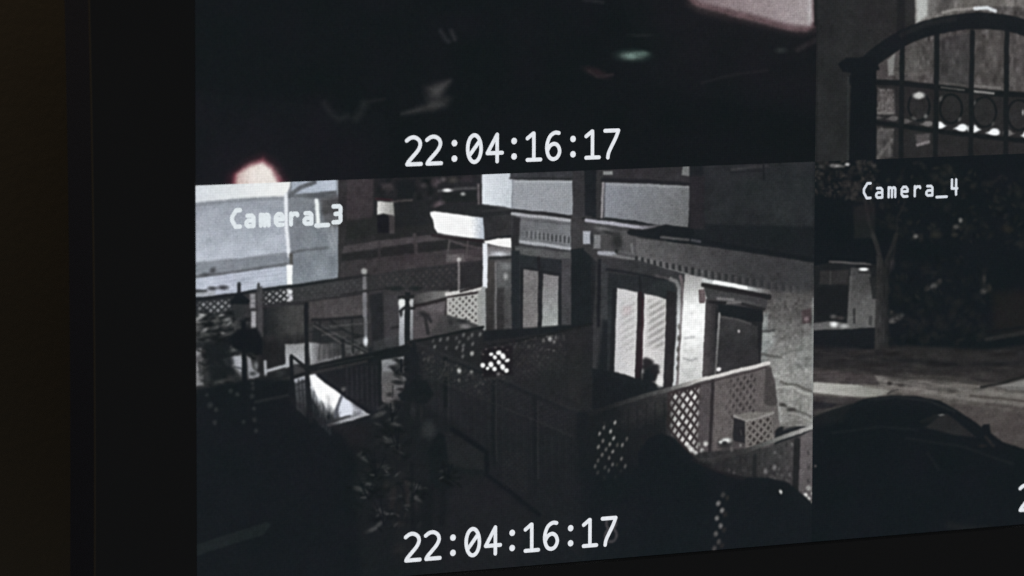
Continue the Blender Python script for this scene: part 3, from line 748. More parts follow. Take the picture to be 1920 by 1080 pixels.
    P([(1464, 764), (1500, 778), (1522, 790), (1470, 806)], (132, 131, 126), 8, .8)
    for q in ([(1482, 676), (1485, 712)], [(1502, 740), (1500, 772)], [(1470, 622), (1473, 664)], [(1505, 612), (1504, 655)], [(1452, 590), (1452, 618)]): L(q, 3, (92, 92, 88), 7, .4)
    F.mottle([(1428, 560), (1524, 560), (1524, 800), (1440, 800)], 9, 6, 5, 29, 5)
    F.mottle([(1428, 600), (1524, 600), (1524, 800), (1440, 800)], 9, 18, 11, 31, 5)
    L([(1425, 622), (1450, 619)], 4, (72, 74, 74), 4, .8)
    L([(1425, 663), (1445, 668), (1465, 670)], 4.5, (80, 80, 77), 5, .75); L([(1465, 665), (1500, 655)], 4, (90, 92, 88), 5, .5)
    L([(1425, 672), (1440, 674), (1462, 676)], 4, (150, 152, 148), 4, .6)
    L([(1464, 716), (1476, 721), (1494, 721), (1508, 729), (1522, 734)], 4.5, (84, 82, 76), 5, .8)
    L([(1458, 726), (1486, 725), (1504, 736), (1522, 741)], 5, (176, 177, 170), 4, .8)
    L([(1464, 758), (1478, 764), (1492, 770), (1510, 776), (1522, 782)], 4.5, (88, 86, 82), 5, .75)
    L([(1474, 774), (1496, 778), (1520, 788)], 4, (160, 160, 154), 4, .7)
    D(1483, 768, 8, 3.5, (62, 60, 58), .7); D(1468, 759, 6, 3, (66, 64, 60), .7)
    L([(1524, 560), (1523, 800)], 3, (150, 158, 156), 3, .6)
    P([(1503, 582), (1520, 578), (1521, 605), (1504, 607)], (76, 62, 65), 4)
    D(1512, 598, 4, 4, (142, 122, 126), .9)
    # door
    P([(1324, 560), (1345, 562), (1345, 640), (1341, 702), (1317, 708)], lin((1320, 0), (74, 68, 70), (1344, 0), (46, 46, 48)), 3)
    P([(1342, 575), (1430, 590), (1426, 688), (1342, 708)], (37, 38, 40), 4)
    P([(1351, 591), (1380, 596), (1404, 606), (1420, 612), (1423, 682), (1346, 703)], lin((0, 595), (64, 63, 65), (0, 640), (52, 52, 54)), 4)
    L([(1354, 594), (1380, 598), (1408, 607)], 4, (96, 96, 96), 5, .7)
    P([(1344, 568), (1430, 580), (1430, 604), (1400, 602), (1350, 590)], (28, 32, 34), 5)
    L([(1349, 588), (1346, 640), (1342, 702)], 4.5, lin((0, 590), (150, 152, 152), (0, 700), (92, 92, 92)), 3)
    D(1385.5, 621, 2.6, 2.8, (186, 180, 182), .7)
    D(1348, 692, 4.2, 4.2, (232, 230, 232), .5)
    # door hood
    P([(1320, 536), (1440, 556), (1436, 580), (1344, 566), (1324, 556)], (68, 68, 70), 4)
    L([(1319, 534), (1360, 543), (1400, 549), (1442, 557)], 9, (36, 34, 36), 4)
    L([(1430, 552), (1440, 556)], 9, (34, 36, 37), 5)
    L([(1320, 526), (1350, 531), (1385, 537), (1408, 542), (1440, 547)], 8, lin((1400, 0), (196, 202, 202), (1440, 0), (108, 106, 106)), 4)
    L([(1340, 529), (1370, 534), (1398, 540)], 7, (240, 244, 243), 4)
    L([(1346, 560), (1375, 562)], 5, (128, 126, 128), 4, .9); L([(1360, 568), (1388, 566)], 5, (122, 120, 120), 4, .8); L([(1385, 563), (1425, 572)], 4, (86, 88, 88), 4, .8)
    L([(1330, 566), (1360, 568)], 5, (32, 32, 34), 4); L([(1392, 570), (1432, 580)], 5, (36, 37, 38), 4, .9)
    # --- near fence: top rail, lattice, gate
    P([(1105, 772), (1262, 730), (1335, 712), (1440, 684), (1446, 690), (1458, 770), (1450, 850), (1300, 870), (1100, 870)], lin((1150, 0), (31, 34, 36), (1330, 0), (88, 82, 84)), 4)
    F.lattice((1165, 760), (70, -18), (0, 60), 5, 4, (40, 42, 43), .5, .4, .6)
    P([(1228, 745), (1250, 738), (1248, 815), (1230, 815)], (52, 52, 53), 5, .8)
    F.lattice((1120, 790), (120, -34), (0, 95), 9, 7, (50, 50, 52), .5, .45, .6)
    for k in range(9):
        L([(1110 + 17 * k, 786 - 4.6 * k), (1109 + 17 * k, 880 - 2 * k)], 2.5, (30, 32, 34), 4, .6)
    # bright openings
    P([(1252, 735), (1318, 718), (1318, 862), (1290, 852), (1250, 800)], (58, 48, 50), 6)
    F.lattice((1252, 737), (66, -17), (-2, 128), 4.55, 6.1, lin((1252, 0), (190, 192, 190), (1290, 0), (240, 240, 236)), .62, .3,
              fade=lambda X, Y: sstep((X - 1250) / 14) * sstep((1322 - X) / 22) * sstep((X * .93 + 0 - (Y - 842) * .98 - 1198) / 12 + .4))
    P([(1312, 716), (1336, 712), (1332, 862), (1308, 858)], (88, 81, 84), 8, .9)
    P([(1341, 711), (1440, 686), (1436, 770), (1380, 782), (1376, 835), (1336, 850)], (107, 100, 99), 4)
    F.mottle([(1341, 711), (1440, 686), (1436, 770), (1376, 835), (1336, 850)], 3, 6, 6, 37, 5)
    F.lattice((1358, 708), (64, -16), (-4, 92), 5, 4.7, (58, 53, 54), .5, .35, 1, fade=lambda X, Y: sstep((X - 1355) / 24))
    L([(1337, 712), (1334, 780), (1330, 852)], 6, (48, 44, 46), 4)
    P([(1436, 688), (1444, 690), (1452, 712), (1457, 755), (1450, 766), (1432, 756)], (74, 69, 69), 5)
    P([(1434, 760), (1456, 760), (1462, 800), (1448, 810)], (110, 104, 102), 6)
    L([(1105, 776), (1160, 757), (1210, 742), (1262, 728)], 8, lin((1140, 0), (36, 38, 40), (1262, 0), (94, 94, 94)), 4)
    L([(1262, 728), (1300, 716), (1340, 706), (1390, 693), (1441, 681)], 7.5, lin((1262, 0), (120, 120, 118), (1320, 0), (214, 211, 206)), 3)
    L([(1270, 733), (1340, 714), (1436, 689)], 3, (60, 52, 54), 3, .8)
    # small lattice box
    P([(1376, 780), (1398, 789), (1397, 832), (1374, 826)], (42, 42, 46), 3)
    L([(1389, 806), (1390, 815)], 2.5, (88, 88, 92), 3, .8)
    P([(1397, 789), (1447, 776), (1452, 826), (1397, 842)], (128, 122, 118), 3)
    F.lattice((1399, 789), (48, -12), (2, 50), 3.6, 3.2, (44, 38, 38), .52, .35)
    L([(1377, 780), (1399, 788), (1420, 784), (1448, 774)], 6, (156, 152, 148), 4)
    P([(1377, 779), (1405, 772), (1447, 772), (1420, 784), (1399, 787)], (132, 128, 122), 4)
    # garden light and debris
    P([(1300, 850), (1340, 846), (1400, 842), (1430, 830), (1420, 880), (1330, 890)], (52, 52, 53), 6)
    D(1360, 832, 14, 10, (50, 50, 52), .6)
    D(1362, 826, 9, 5, (222, 226, 222), .7); D(1352, 829, 4, 3, (210, 214, 210), .7); D(1359, 831, 5, 3.5, (40, 40, 42), .6)
    D(1372, 843, 3, 5, (110, 106, 104), .8); D(1388, 836, 2.5, 3, (140, 138, 136), .8)
    for x, y, r, c in ((1297, 844, 5, 240), (1304, 849, 4, 235), (1316, 845, 4, 205), (1323, 832, 4.5, 205), (1310, 833, 3.5, 140), (1292, 838, 4, 200), (1288, 832, 4, 225)):
        D(x, y, r, r, (c, c, c - 4), .7)
    F.leaves([(1300, 850), (1420, 845), (1400, 885), (1320, 880)], 40, (30, 32, 33), (76, 74, 74), 3, 8, 41, .7)
    # front rail and panel at the lower right
    P([(1330, 872), (1430, 842), (1524, 808), (1528, 950), (1440, 905), (1350, 890)], lin((1350, 0), (46, 47, 48), (1500, 0), (70, 67, 69)), 4)
    F.mottle([(1350, 870), (1490, 820), (1490, 910), (1350, 890)], 5, 6, 8, 43, 6)
    for x, y, r, c in ((1435, 883, 4.5, 130), (1452, 876, 5, 138), (1460, 879, 3, 96), (1453, 849, 3, 104), (1462, 856, 3, 90), (1485, 833, 3, 118), (1376, 887, 3, 84), (1367, 881, 3, 78), (1447, 897, 6, 92), (1452, 899, 4, 112), (1466, 892, 4, 88), (1476, 877, 4, 92), (1481, 890, 3.5, 104), (1475, 902, 4, 92), (1394, 882, 3, 66), (1458, 888, 3, 86)):
        D(x, y, r * .8, r, (c, c - 2, c), .9, .9)
    L([(1416, 855), (1414, 892)], 8, (38, 40, 41), 5)
    L([(1494, 826), (1491, 918)], 11, (35, 36, 37), 4)
    P([(1501, 818), (1524, 806), (1525, 945), (1498, 925)], (104, 98, 100), 4)
    for y in (850, 876, 902): D(1516, y, 2.5, 4, (72, 68, 70), .9)
    L([(1330, 862), (1400, 846), (1440, 830), (1480, 816), (1526, 800)], 8, lin((1390, 0), (58, 58, 58), (1515, 0), (176, 176, 172)), 4)
    for x, y, r, c in ((1510, 928, 3.8, 220), (1516, 935, 3.8, 205), (1516, 915, 4.5, 165), (1521, 943, 3, 180), (1522, 925, 3, 150)):
        D(x, y, r, r, (c, c, c - 4), .7)
    P([(1085, 812), (1180, 800), (1250, 775), (1250, 880), (1085, 900)], (29, 32, 34), 40, .85)
    # dotted lattice left of the dark foreground
    for x, y in ((190, 45), (115, 80), (160, 105), (85, 120), (180, 150), (108, 168), (155, 190), (80, 208), (175, 240), (105, 262), (150, 283), (78, 300), (235, 288), (175, 328), (260, 338), (148, 370), (75, 385), (232, 373), (120, 420), (270, 155), (205, 195), (240, 195), (122, 350), (205, 330), (130, 225), (58, 340), (195, 415)):
        c = random.Random(x * 31 + y).uniform(86, 150) if x < 190 else random.Random(x + y).uniform(56, 130)
        if (x, y) in ((260, 338), (180, 150), (190, 45), (160, 105)): c = 165
        D(1100 + x / 3.6, 780 + y / 3.6, 2.5, 3.9, (c, c, c - 2), .8, .95, .3)
    # dark shape nearest to the camera
    P([(1090, 880), (1300, 860), (1300, 1100), (1090, 1100)], (26, 30, 33), 60, .9)
    P([(1200, 1090), (1196, 850), (1215, 822), (1240, 812), (1266, 822), (1290, 848), (1312, 866), (1345, 884), (1400, 895), (1440, 895), (1475, 903), (1500, 922), (1530, 950), (1530, 1090)], (25, 29, 32), 6)
    L([(1300, 862), (1345, 884), (1395, 898)], 6, (38, 36, 38), 6, .6)
    for x, y, c in ((250, 575, 62), (212, 647, 118), (243, 708, 132), (198, 773, 118), (228, 838, 108), (188, 905, 92), (215, 972, 72), (178, 1028, 76), (270, 740, 44), (258, 870, 44), (240, 1005, 42), (285, 600, 42)):
        D(1300 + x / 4.5, 800 + y / 4.5, 3.8, 4.8, (c, c, c), .8, 1, .4)
    D(1463.5, 922, 2.8, 4.4, (205, 207, 204), .6, 1, -.4)
    # text cursor beside the caption, and the next digit ghosting through
    L([(594, 376), (597, 424)], 7.5, (232, 239, 240), 4)
    u0, v0 = uv_of(1132, 1020)
    ghost = []
    for st in GLYPH['8']:
        ghost.append([chart(u0 + a * .0425 - .002, v0 + b * .0425) for a, b in st])
    for g in ghost: L(g, 5, (74, 72, 76), 4, .85)
    return F.finish(5.0, 101)

def paint_garage():           # upper left: nearly black feed
    F = Feed(0.0, FH, (23, 26, 28))
    P, R, L, D = F.poly, F.rect, F.line, F.dot
    P([(360, 200), (700, 240), (700, 360), (360, 360)], (27, 27, 31), 120, .8)
    P([(1150, -100), (1540, -100), (1540, 200), (1250, 140)], (28, 28, 31), 100, .7)
    # far shapes out of the picture's top edge
    P([(367, -430), (1535, -425), (1535, -300), (900, -250), (367, -290)], (34, 36, 38), 60, .8)
    P([(1180, -300), (1520, -320), (1524, -120), (1240, -90)], (44, 42, 45), 30, .7)
    # headlamp glow lower left
    P([(424, 360), (430, 330), (462, 304), (494, 291), (520, 312), (548, 360)], (62, 34, 44), 26, .9)
    P([(434, 352), (438, 326), (464, 308), (494, 297), (512, 313), (538, 352)], (150, 62, 80), 12)
    P([(440, 356), (444, 326), (468, 312), (494, 305), (508, 318), (528, 356)], lin((440, 0), (214, 178, 170), (500, 0), (236, 224, 214)), 12)
    D(486, 332, 26, 20, (238, 230, 222), .8, .8)
    F.mottle([(436, 350), (440, 325), (494, 300), (536, 350)], 5, 3, 3, 3, 8)
    # moving grey blur
    P([(797, 164), (818, 156), (844, 151), (836, 166), (829, 178), (845, 186), (836, 200), (810, 206), (800, 188)], (46, 46, 48), 20, .9)
    P([(806, 166), (824, 158), (842, 152), (832, 168), (824, 180), (812, 180)], (74, 74, 75), 18, .85)
    P([(754, 213), (790, 200), (820, 190), (832, 196), (812, 205), (776, 211)], (68, 68, 69), 16, .85)
    L([(608, 195), (622, 214), (636, 224), (650, 218)], 8, (40, 42, 44), 16, .8)
    L([(684, 196), (676, 212), (668, 222)], 12, (42, 44, 46), 18, .8)
    L([(690, 192), (720, 186)], 4, (38, 38, 40), 8, .7)
    L([(826, 58), (836, 74), (842, 78)], 6, (44, 47, 50), 10, .9); L([(846, 58), (853, 74)], 6, (48, 50, 53), 10, .9)
    L([(1095, 0), (1130, 4)], 5, (40, 42, 44), 8, .8)
    # pink board at the top right
    P([(1270, -140), (1535, -150), (1530, 58), (1508, 64), (1400, 42), (1310, 22), (1290, 8)], (60, 50, 53), 22, .9)
    P([(1285, -140), (1526, -150), (1528, 52), (1512, 61), (1480, 57), (1390, 35), (1308, 13), (1292, 0)], (112, 84, 90), 9)
    P([(1300, -140), (1522, -150), (1524, 40), (1514, 50), (1480, 46), (1400, 24), (1312, 4), (1298, -8)], lin((1300, 0), (142, 118, 124), (1520, 0), (172, 160, 162)), 12)
    L([(1517, -30), (1518, 46)], 6, (196, 192, 194), 9, .6)
    F.mottle([(1300, -20), (1522, -20), (1522, 48), (1400, 24)], 4, 3, 3, 7, 8)
    L([(1528, -60), (1530, 46)], 6, (30, 31, 32), 4)
    D(1187, 104, 24, 8.5, (62, 84, 80), .95); D(1184, 105, 15, 5.5, (116, 148, 139), .95); D(1202, 101, 12, 4.5, (92, 122, 115), .95)
    D(1118, 136, 20, 7, (46, 36, 40), .9, .9, .35); L([(1104, 132), (1122, 144), (1148, 140)], 5, (52, 46, 49), 6, .7)
    L([(1316, 155), (1350, 146), (1400, 136), (1440, 132)], 3.5, (42, 41, 44), 9, .6)
    L([(1496, 93), (1530, 75)], 10, (50, 46, 49), 10, .7); D(1464, 94, 10, 5, (44, 47, 48), .9)
    D(1205, 66, 20, 3, (34, 36, 38), .9)
    return F.finish(4.2, 102)

def paint_gate():             # upper right: arched iron gate
    F = Feed(1.0, FH, (45, 45, 46))
    P, R, L, D = F.poly, F.rect, F.line, F.dot
    P([(1525, -440), (1720, -440), (1720, 310), (1525, 310)], lin((1530, 0), (44, 45, 46), (1690, 0), (48, 47, 48)), 4)
    F.mottle([(1530, -440), (1720, -440), (1720, 310), (1525, 310)], 2.2, 30, 40, 51, 10)
    P([(1678, -440), (1700, -440), (1696, 110), (1682, 120)], (36, 36, 38), 8)
    # stone wall behind
    P([(1716, -440), (2560, -440), (2560, 300), (1640, 310), (1640, 110), (1716, 60)], (88, 83, 82), 4)
    P([(1716, -440), (2560, -440), (2560, 40), (1840, 10), (1716, 60)], (116, 111, 107), 6)
    F.mottle([(1716, -440), (2560, -440), (2560, 300), (1640, 310), (1640, 110), (1716, 60)], 10, 14, 30, 52, 6)
    F.mottle([(1716, -440), (2560, -440), (2560, 300), (1640, 310), (1640, 110), (1716, 60)], 9, 6, 9, 53, 6)
    P([(1717, -60), (1742, -60), (1740, 30), (1718, 46)], (186, 190, 186), 10)
    P([(1742, -60), (1762, -60), (1756, 20), (1742, 30)], (120, 118, 116), 14, .8)
    P([(1766, -20), (1800, -20), (1780, 22), (1758, 25)], (84, 80, 80), 16, .8)
    P([(1800, -20), (1880, -20), (1870, 12), (1810, 14)], (116, 112, 106), 14, .7)
    P([(1716, 60), (1716, 90), (1660, 150), (1640, 150), (1640, 130)], (90, 84, 84), 8)
    P([(1750, 74), (1820, 62), (1820, 165), (1750, 150)], (72, 69, 70), 8)
    F.mottle([(1750, 74), (1820, 62), (1820, 165), (1750, 150)], 8, 8, 16, 57, 6)
    P([(1830, 62), (1885, 66), (1885, 175), (1830, 165)], (84, 79, 77), 8, .8)
    F.mottle([(1830, 62), (1885, 66), (1885, 175), (1830, 165)], 11, 9, 14, 54, 6)
    P([(1640, 120), (1676, 96), (1676, 148), (1640, 142)], (84, 77, 78), 6)
    P([(1664, 112), (1678, 98), (1676, 140), (1666, 142)], (142, 140, 138), 6)
    P([(1700, 86), (1716, 76), (1720, 150), (1698, 148)], (98, 94, 92), 10, .8)
    D(1720, 138, 14, 4, (116, 110, 108), .9, .7)
    # dark lower cells
    P([(1640, 156), (2560, 210), (2560, 300), (1640, 310)], (46, 45, 46), 4)
    P([(1646, 165), (1676, 168), (1678, 214), (1644, 212)], (106, 100, 99), 8)
    F.mottle([(1646, 165), (1676, 168), (1678, 214), (1644, 212)], 12, 4, 5, 55, 4)
    L([(1646, 212), (1674, 212)], 5, (134, 130, 128), 5, .8)
    P([(1644, 238), (1676, 242), (1674, 294), (1644, 300)], (82, 79, 79), 4)
    F.mottle([(1644, 238), (1676, 242), (1674, 294), (1644, 300)], 13, 6, 9, 56, 4)
    L([(1646, 296), (1672, 262)], 6, (128, 124, 122), 6, .6); L([(1648, 244), (1674, 244)], 5, (112, 108, 106), 5, .7)
    P([(1716, 252), (1744, 250), (1743, 270), (1720, 274)], (86, 80, 82), 7)
    L([(1720, 272), (1742, 266)], 5, (136, 128, 130), 5)
    # pickets continuing to the right of the gate
    xs = [1692, 1757, 1823, 1888] + [1953 + 65 * k for k in range(9)]
    rings = [(1723, 200, 20, 26), (1783, 204, 20.5, 27), (1846, 210, 22, 28), (1911, 216, 22, 28)] + [(1976 + 65 * k, 222 + 6 * k, 22, 28) for k in range(8)]
    for cx, cy, rx, ry in rings:
        D(cx, cy, rx - 1, ry - 1, (49, 48, 49), .12)
        F.ring(cx, cy, rx, ry, 4.5, (27, 30, 32), 3)
    D(1723, 179, 10.5, 6.5, (198, 200, 196), .5)
    for x, y, rx, ry, rot, c in ((1763, 185, 3, 5, .6, 112), (1826, 194, 3, 6, .6, 104), (1799, 224, 2.6, 4, .4, 110), (1862, 232, 2.6, 4, .4, 84), (1736, 218, 3, 4, .3, 118), (1714, 222, 5, 3, .4, 98), (1918, 211, 2, 5, 0, 170)):
        D(x, y, rx, ry, (c, c, c), .8, .9, rot)
    def tear(x, y, L_, H_, c, flip):
        s = -1 if flip else 1
        D(x - s * L_ * .25, y - H_ * .05, L_ * .72, H_ * .95, c, .35)
        P([(x - s * L_ * .3, y - H_ * .8), (x + s * L_ * .4, y - H_ * .35), (x + s * L_ * 1.05, y + H_ * .15), (x + s * L_ * .4, y + H_ * .6), (x - s * L_ * .3, y + H_ * .8)], c, 5)
    tear(1763, 235, 11, 7.5, (238, 243, 246), False); tear(1801, 240, 13, 7.5, (238, 243, 246), True)
    tear(1826, 242, 13, 8.5, (238, 243, 248), False); tear(1862, 248, 13, 7.5, (236, 241, 245), True)
    tear(1891, 249, 11, 6.5, (122, 118, 118), False); tear(1923, 253, 9, 8, (222, 225, 226), True)
    tear(1700, 227, 10, 5, (104, 100, 101), False); tear(1738, 232, 11, 5.5, (122, 117, 117), True)
    tear(1673, 222, 11, 5, (104, 100, 100), True); tear(1647, 220, 9, 3, (84, 82, 82), False)
    for k in range(7): tear(1955 + 65 * k, 258 + 6 * k, 12, 7, (150, 150, 150), False); tear(1992 + 65 * k, 262 + 6 * k, 12, 7, (120, 118, 118), True)
    L([(1640, 153), (1700, 157), (1780, 166), (1860, 175), (1920, 178), (2560, 238)], 10.5, (26, 29, 31), 4)
    L([(1762, 155), (1810, 160)], 3.5, (92, 89, 88), 4, .9); L([(1765, 164), (1808, 169)], 3, (104, 102, 100), 3, .8)
    L([(1824, 161), (1848, 163), (1874, 165)], 5, (120, 116, 114), 4); L([(1823, 171), (1845, 173), (1862, 175)], 4.5, (150, 148, 146), 4)
    L([(1640, 229), (1690, 236), (1750, 245), (1840, 256), (1920, 264), (2560, 330)], 9, (26, 29, 31), 4)
    for x in xs:
        L([(x, 60 if x < 1900 else 75 + (x - 1900) * .1), (x - 3, 310)], 9.5, (28, 31, 33), 4)
    # arch and gate post
    arch = smooth([(1606, 150), (1630, 116), (1672, 84), (1716, 61), (1766, 47), (1826, 39), (1880, 42), (1925, 53), (1980, 76), (2030, 110), (2070, 160)])
    L(arch, 31, (27, 30, 33), 4)
    L(smooth([(1690, 66), (1740, 44), (1790, 35)]), 9, (38, 40, 42), 8, .8)
    L([(1768, 24), (1790, 18), (1830, 15), (1850, 15)], 5, (160, 154, 150), 5, .9); L([(1828, 16), (1852, 14), (1866, 20)], 7, (214, 222, 226), 5)
    P([(1596, 130), (1644, 118), (1642, 310), (1592, 310)], (24, 27, 30), 4)
    P([(1571, 120), (1586, 108), (1640, 106), (1650, 130), (1620, 140), (1580, 134)], (25, 28, 31), 5)
    L([(1590, 145), (1590, 300)], 3, (54, 58, 59), 4, .7)
    L([(2085, 130), (2085, 310)], 45, (24, 27, 30), 4)
    L([(1531, -440), (1531, 305)], 3, (34, 35, 36), 4, .8)
    return F.finish(4.0, 103)

def paint_street():           # lower right: tree, parked car, street
    F = Feed(1.0, 0.0, (23, 27, 30))
    P, R, L, D = F.poly, F.rect, F.line, F.dot
    # tree crown, upper left
    F.leaves([(1526, 300), (1640, 300), (1650, 345), (1600, 375), (1526, 365)], 260, (26, 28, 30), (76, 71, 68), 2, 6, 61, .75)
    F.leaves([(1600, 380), (1720, 300), (1920, 340), (1920, 460), (1680, 450)], 320, (20, 24, 26), (50, 50, 48), 3, 9, 62, .65)
    F.leaves([(1920, 300), (2550, 270), (2550, 560), (1920, 520)], 240, (24, 28, 30), (40, 41, 41), 5, 18, 63, .7)
    for x, y, r, c in ((1570, 311, 9, 150), (1589, 308, 4, 196), (1560, 310, 5, 120), (1539, 312, 5, 66)):
        D(x, y, r, 3, (c, c, c), .9)
    for x, y, rx, ry, c in ((1801, 413, 3.5, 4, 120), (1793, 425, 5, 4, 84), (1717, 443, 4, 3.5, 108), (1790, 440, 6, 3, 52), (1755, 440, 9, 6, 44), (1890, 430, 9, 6, 40)):
        D(x, y, rx, ry, (c, c, c - 3), .9)
    # lit entrance
    P([(1524, 498), (1560, 492), (1645, 496), (1652, 620), (1524, 624)], (34, 36, 38), 4)
    P([(1600, 388), (1640, 380), (1640, 446), (1602, 447)], (38, 39, 40), 8, .8)
    L([(1556, 491), (1600, 493), (1632, 496)], 4, (92, 90, 91), 4)
    P([(1538, 508), (1592, 506), (1590, 534), (1536, 534)], (52, 51, 52), 5)
    L([(1557, 510), (1557, 532)], 3, (74, 74, 75), 4, .8)
    P([(1530, 540), (1590, 536), (1587, 604), (1530, 602)], (30, 32, 34), 6)
    P([(1595, 502), (1628, 500), (1644, 560), (1644, 614), (1590, 616), (1592, 560)], lin((0, 505), (74, 74, 75), (0, 600), (104, 105, 104)), 5)
    P([(1630, 520), (1645, 520), (1646, 560), (1636, 560)], (40, 42, 43), 5)
    F.mottle([(1596, 506), (1640, 506), (1644, 612), (1592, 612)], 3, 4, 5, 64, 4)
    L([(1595, 520), (1590, 610)], 5, (112, 112, 112), 5, .7)
    R(1599, 578, 1604, 614, (60, 61, 62), 3); R(1629, 592, 1636, 614, (62, 63, 64), 4, .8)
    D(1619.5, 504.5, 8, 3.8, (240, 244, 244), .5); L([(1606, 500), (1634, 500)], 4, (28, 29, 31), 4); L([(1610, 511), (1632, 511)], 3, (46, 46, 47), 4)
    P([(1524, 606), (1560, 602), (1592, 606), (1646, 612), (1646, 617), (1524, 620)], (104, 105, 105), 5)
    D(1563, 608, 7, 5, (232, 236, 236), .7); D(1583, 611, 8, 4, (170, 172, 172), .8); D(1563, 594, 6, 4, (92, 92, 93), .8); D(1575, 596, 8, 3, (70, 66, 66), .8)
    P([(1524, 620), (1646, 614), (1660, 650), (1524, 650)], (27, 30, 33), 5)
    for x, y, rx, ry, rot, c in ((1681, 596, 11, 5, -.4, 120), (1672, 602, 6, 4, 0, 90), (1671, 586, 4, 4, 0, 62), (1751, 536, 6, 4.5, -.5, 128), (1739, 541, 5, 4, -.6, 74), (1761, 528, 4, 5, .5, 62), (1845, 546, 6, 5, -.4, 80), (1845, 522, 3.5, 9, 0, 58), (1855, 540, 4, 7, 0, 50)):
        D(x, y, rx, ry, (c, c - 1, c - 3), .9, .95, rot)
    # tree trunk with fork
    P([(1862, 548), (2560, 520), (2560, 640), (1862, 625)], (32, 32, 32), 26)
    L([(1622, 372), (1628, 410), (1638, 450), (1652, 488)], 6, (44, 44, 45), 5, .7)
    L([(1696, 380), (1682, 410), (1680, 450), (1674, 490)], 4, (38, 39, 40), 5, .7)
    D(1668, 496, 7, 12, (58, 56, 58), .9, .9, .3)
    L([(1652, 488), (1645, 462), (1636, 440)], 8, (50, 50, 50), 5, .8); L([(1662, 490), (1672, 465), (1680, 440)], 7, (44, 45, 45), 5, .8)
    P([(1644, 480), (1658, 492), (1670, 478), (1667, 520), (1666, 600), (1668, 660), (1676, 678), (1632, 684), (1639, 660), (1641, 600), (1643, 530)], lin((1642, 0), (56, 55, 55), (1669, 0), (34, 36, 37)), 6)
    F.leaves([(1664, 500), (1850, 470), (1850, 640), (1664, 650)], 220, (20, 24, 26), (40, 41, 41), 3, 10, 66, .7)
    F.mottle([(1644, 490), (1668, 490), (1664, 672), (1646, 678)], 4, 4, 14, 67, 4)
    # ground
    P([(1524, 648), (1640, 655), (1700, 648), (1840, 658), (1930, 645), (2560, 640), (2560, 1010), (1524, 1010)], lin((0, 650), (38, 38, 40), (0, 705), (52, 49, 49)), 10)
    P([(1650, 650), (1730, 652), (1900, 658), (1915, 676), (1780, 676), (1660, 670)], (46, 44, 44), 16, .8)
    P([(1590, 660), (1640, 654), (1640, 664), (1590, 668)], (52, 49, 49), 8, .8)
    L([(1850, 636), (1930, 622)], 8, (50, 50, 50), 6, .8); L([(1850, 622), (1930, 612)], 6, (26, 28, 30), 5)
    L([(1658, 672), (1720, 677), (1800, 684), (1920, 680)], 7, (31, 32, 34), 12, .75)
    P([(1524, 690), (1600, 696), (1660, 704), (1760, 712), (1850, 720), (1925, 735), (1925, 850), (1524, 790)], lin((0, 700), (70, 64, 64), (0, 730), (100, 95, 90)), 10)
    P([(1524, 694), (1600, 700), (1650, 710), (1650, 722), (1560, 718), (1524, 714)], (74, 66, 67), 8)
    P([(1640, 704), (1700, 710), (1780, 715), (1850, 726), (1925, 738), (1925, 762), (1820, 752), (1740, 742), (1650, 722)], (124, 119, 113), 7)
    P([(1700, 700), (1800, 706), (1860, 722), (1780, 716), (1690, 710)], (78, 74, 70), 8, .8)
    F.mottle([(1524, 690), (1700, 700), (1925, 735), (1925, 790), (1760, 760), (1524, 745)], 5, 16, 4, 65, 8)
    P([(1524, 716), (1580, 720), (1640, 724), (1672, 728), (1664, 738), (1640, 745), (1600, 744), (1524, 736)], lin((1524, 0), (188, 187, 180), (1670, 0), (140, 140, 130)), 5)
    L([(1620, 722), (1680, 732), (1720, 738)], 5, (118, 112, 106), 5, .8)
    D(1668, 719, 5, 3.5, (52, 47, 46), .8); D(1690, 722, 6, 3, (74, 68, 66), .8); L([(1664, 738), (1676, 732), (1684, 731)], 3, (70, 68, 66), 3, .8)
    D(1786, 734, 9, 3, (84, 78, 74), .8); L([(1800, 728), (1925, 744)], 5, (132, 128, 121), 6, .7); L([(1820, 742), (1925, 752)], 4, (78, 70, 66), 5, .8); L([(1850, 758), (1925, 768)], 5, (76, 68, 66), 6, .7)
    P([(1866, 724), (1926, 710), (1926, 732), (1890, 730)], (136, 134, 130), 8)
    L([(1840, 726), (1880, 718), (1926, 704)], 5, (36, 36, 36), 4)
    P([(1780, 758), (1840, 762), (1926, 775), (1926, 850), (1840, 810)], (82, 75, 73), 10)
    P([(1926, 715), (2560, 760), (2560, 880), (1926, 850)], (80, 74, 72), 10)
    P([(1524, 742), (1600, 746), (1630, 750), (1560, 765), (1524, 775)], (64, 59, 60), 6)
    P([(1524, 752), (1570, 757), (1560, 764), (1524, 768)], (38, 38, 42), 6)
    F.mottle([(1524, 650), (1920, 655), (1920, 850), (1524, 790)], 4, 30, 7, 69, 10)
    rs = random.Random(33)
    for _ in range(70):
        x = rs.uniform(1530, 1920); y = 655 + rs.random() * 60 + (x - 1530) * .07
        D(x, y, rs.uniform(8, 26), rs.uniform(1.5, 4), rs.choice(((34, 34, 35), (36, 35, 36), (70, 67, 64), (80, 76, 72))), .9, .25, .08)
    # parked car
    P([(1520, 784), (1560, 768), (1600, 756), (1622, 747), (1670, 741), (1720, 743), (1762, 751), (1790, 766), (1818, 784), (1840, 800), (1844, 796), (1855, 795), (1858, 812), (1880, 828), (1920, 842), (1990, 858), (2060, 880), (2120, 930), (2130, 1020), (1520, 1040)], (23, 27, 30), 5)
    P([(1522, 776), (1560, 766), (1600, 754), (1580, 790), (1522, 800)], (32, 34, 36), 14, .7)
    P([(1734, 802), (1748, 790), (1762, 780), (1775, 776), (1795, 790), (1828, 820), (1790, 815)], (45, 45, 46), 7, .9)
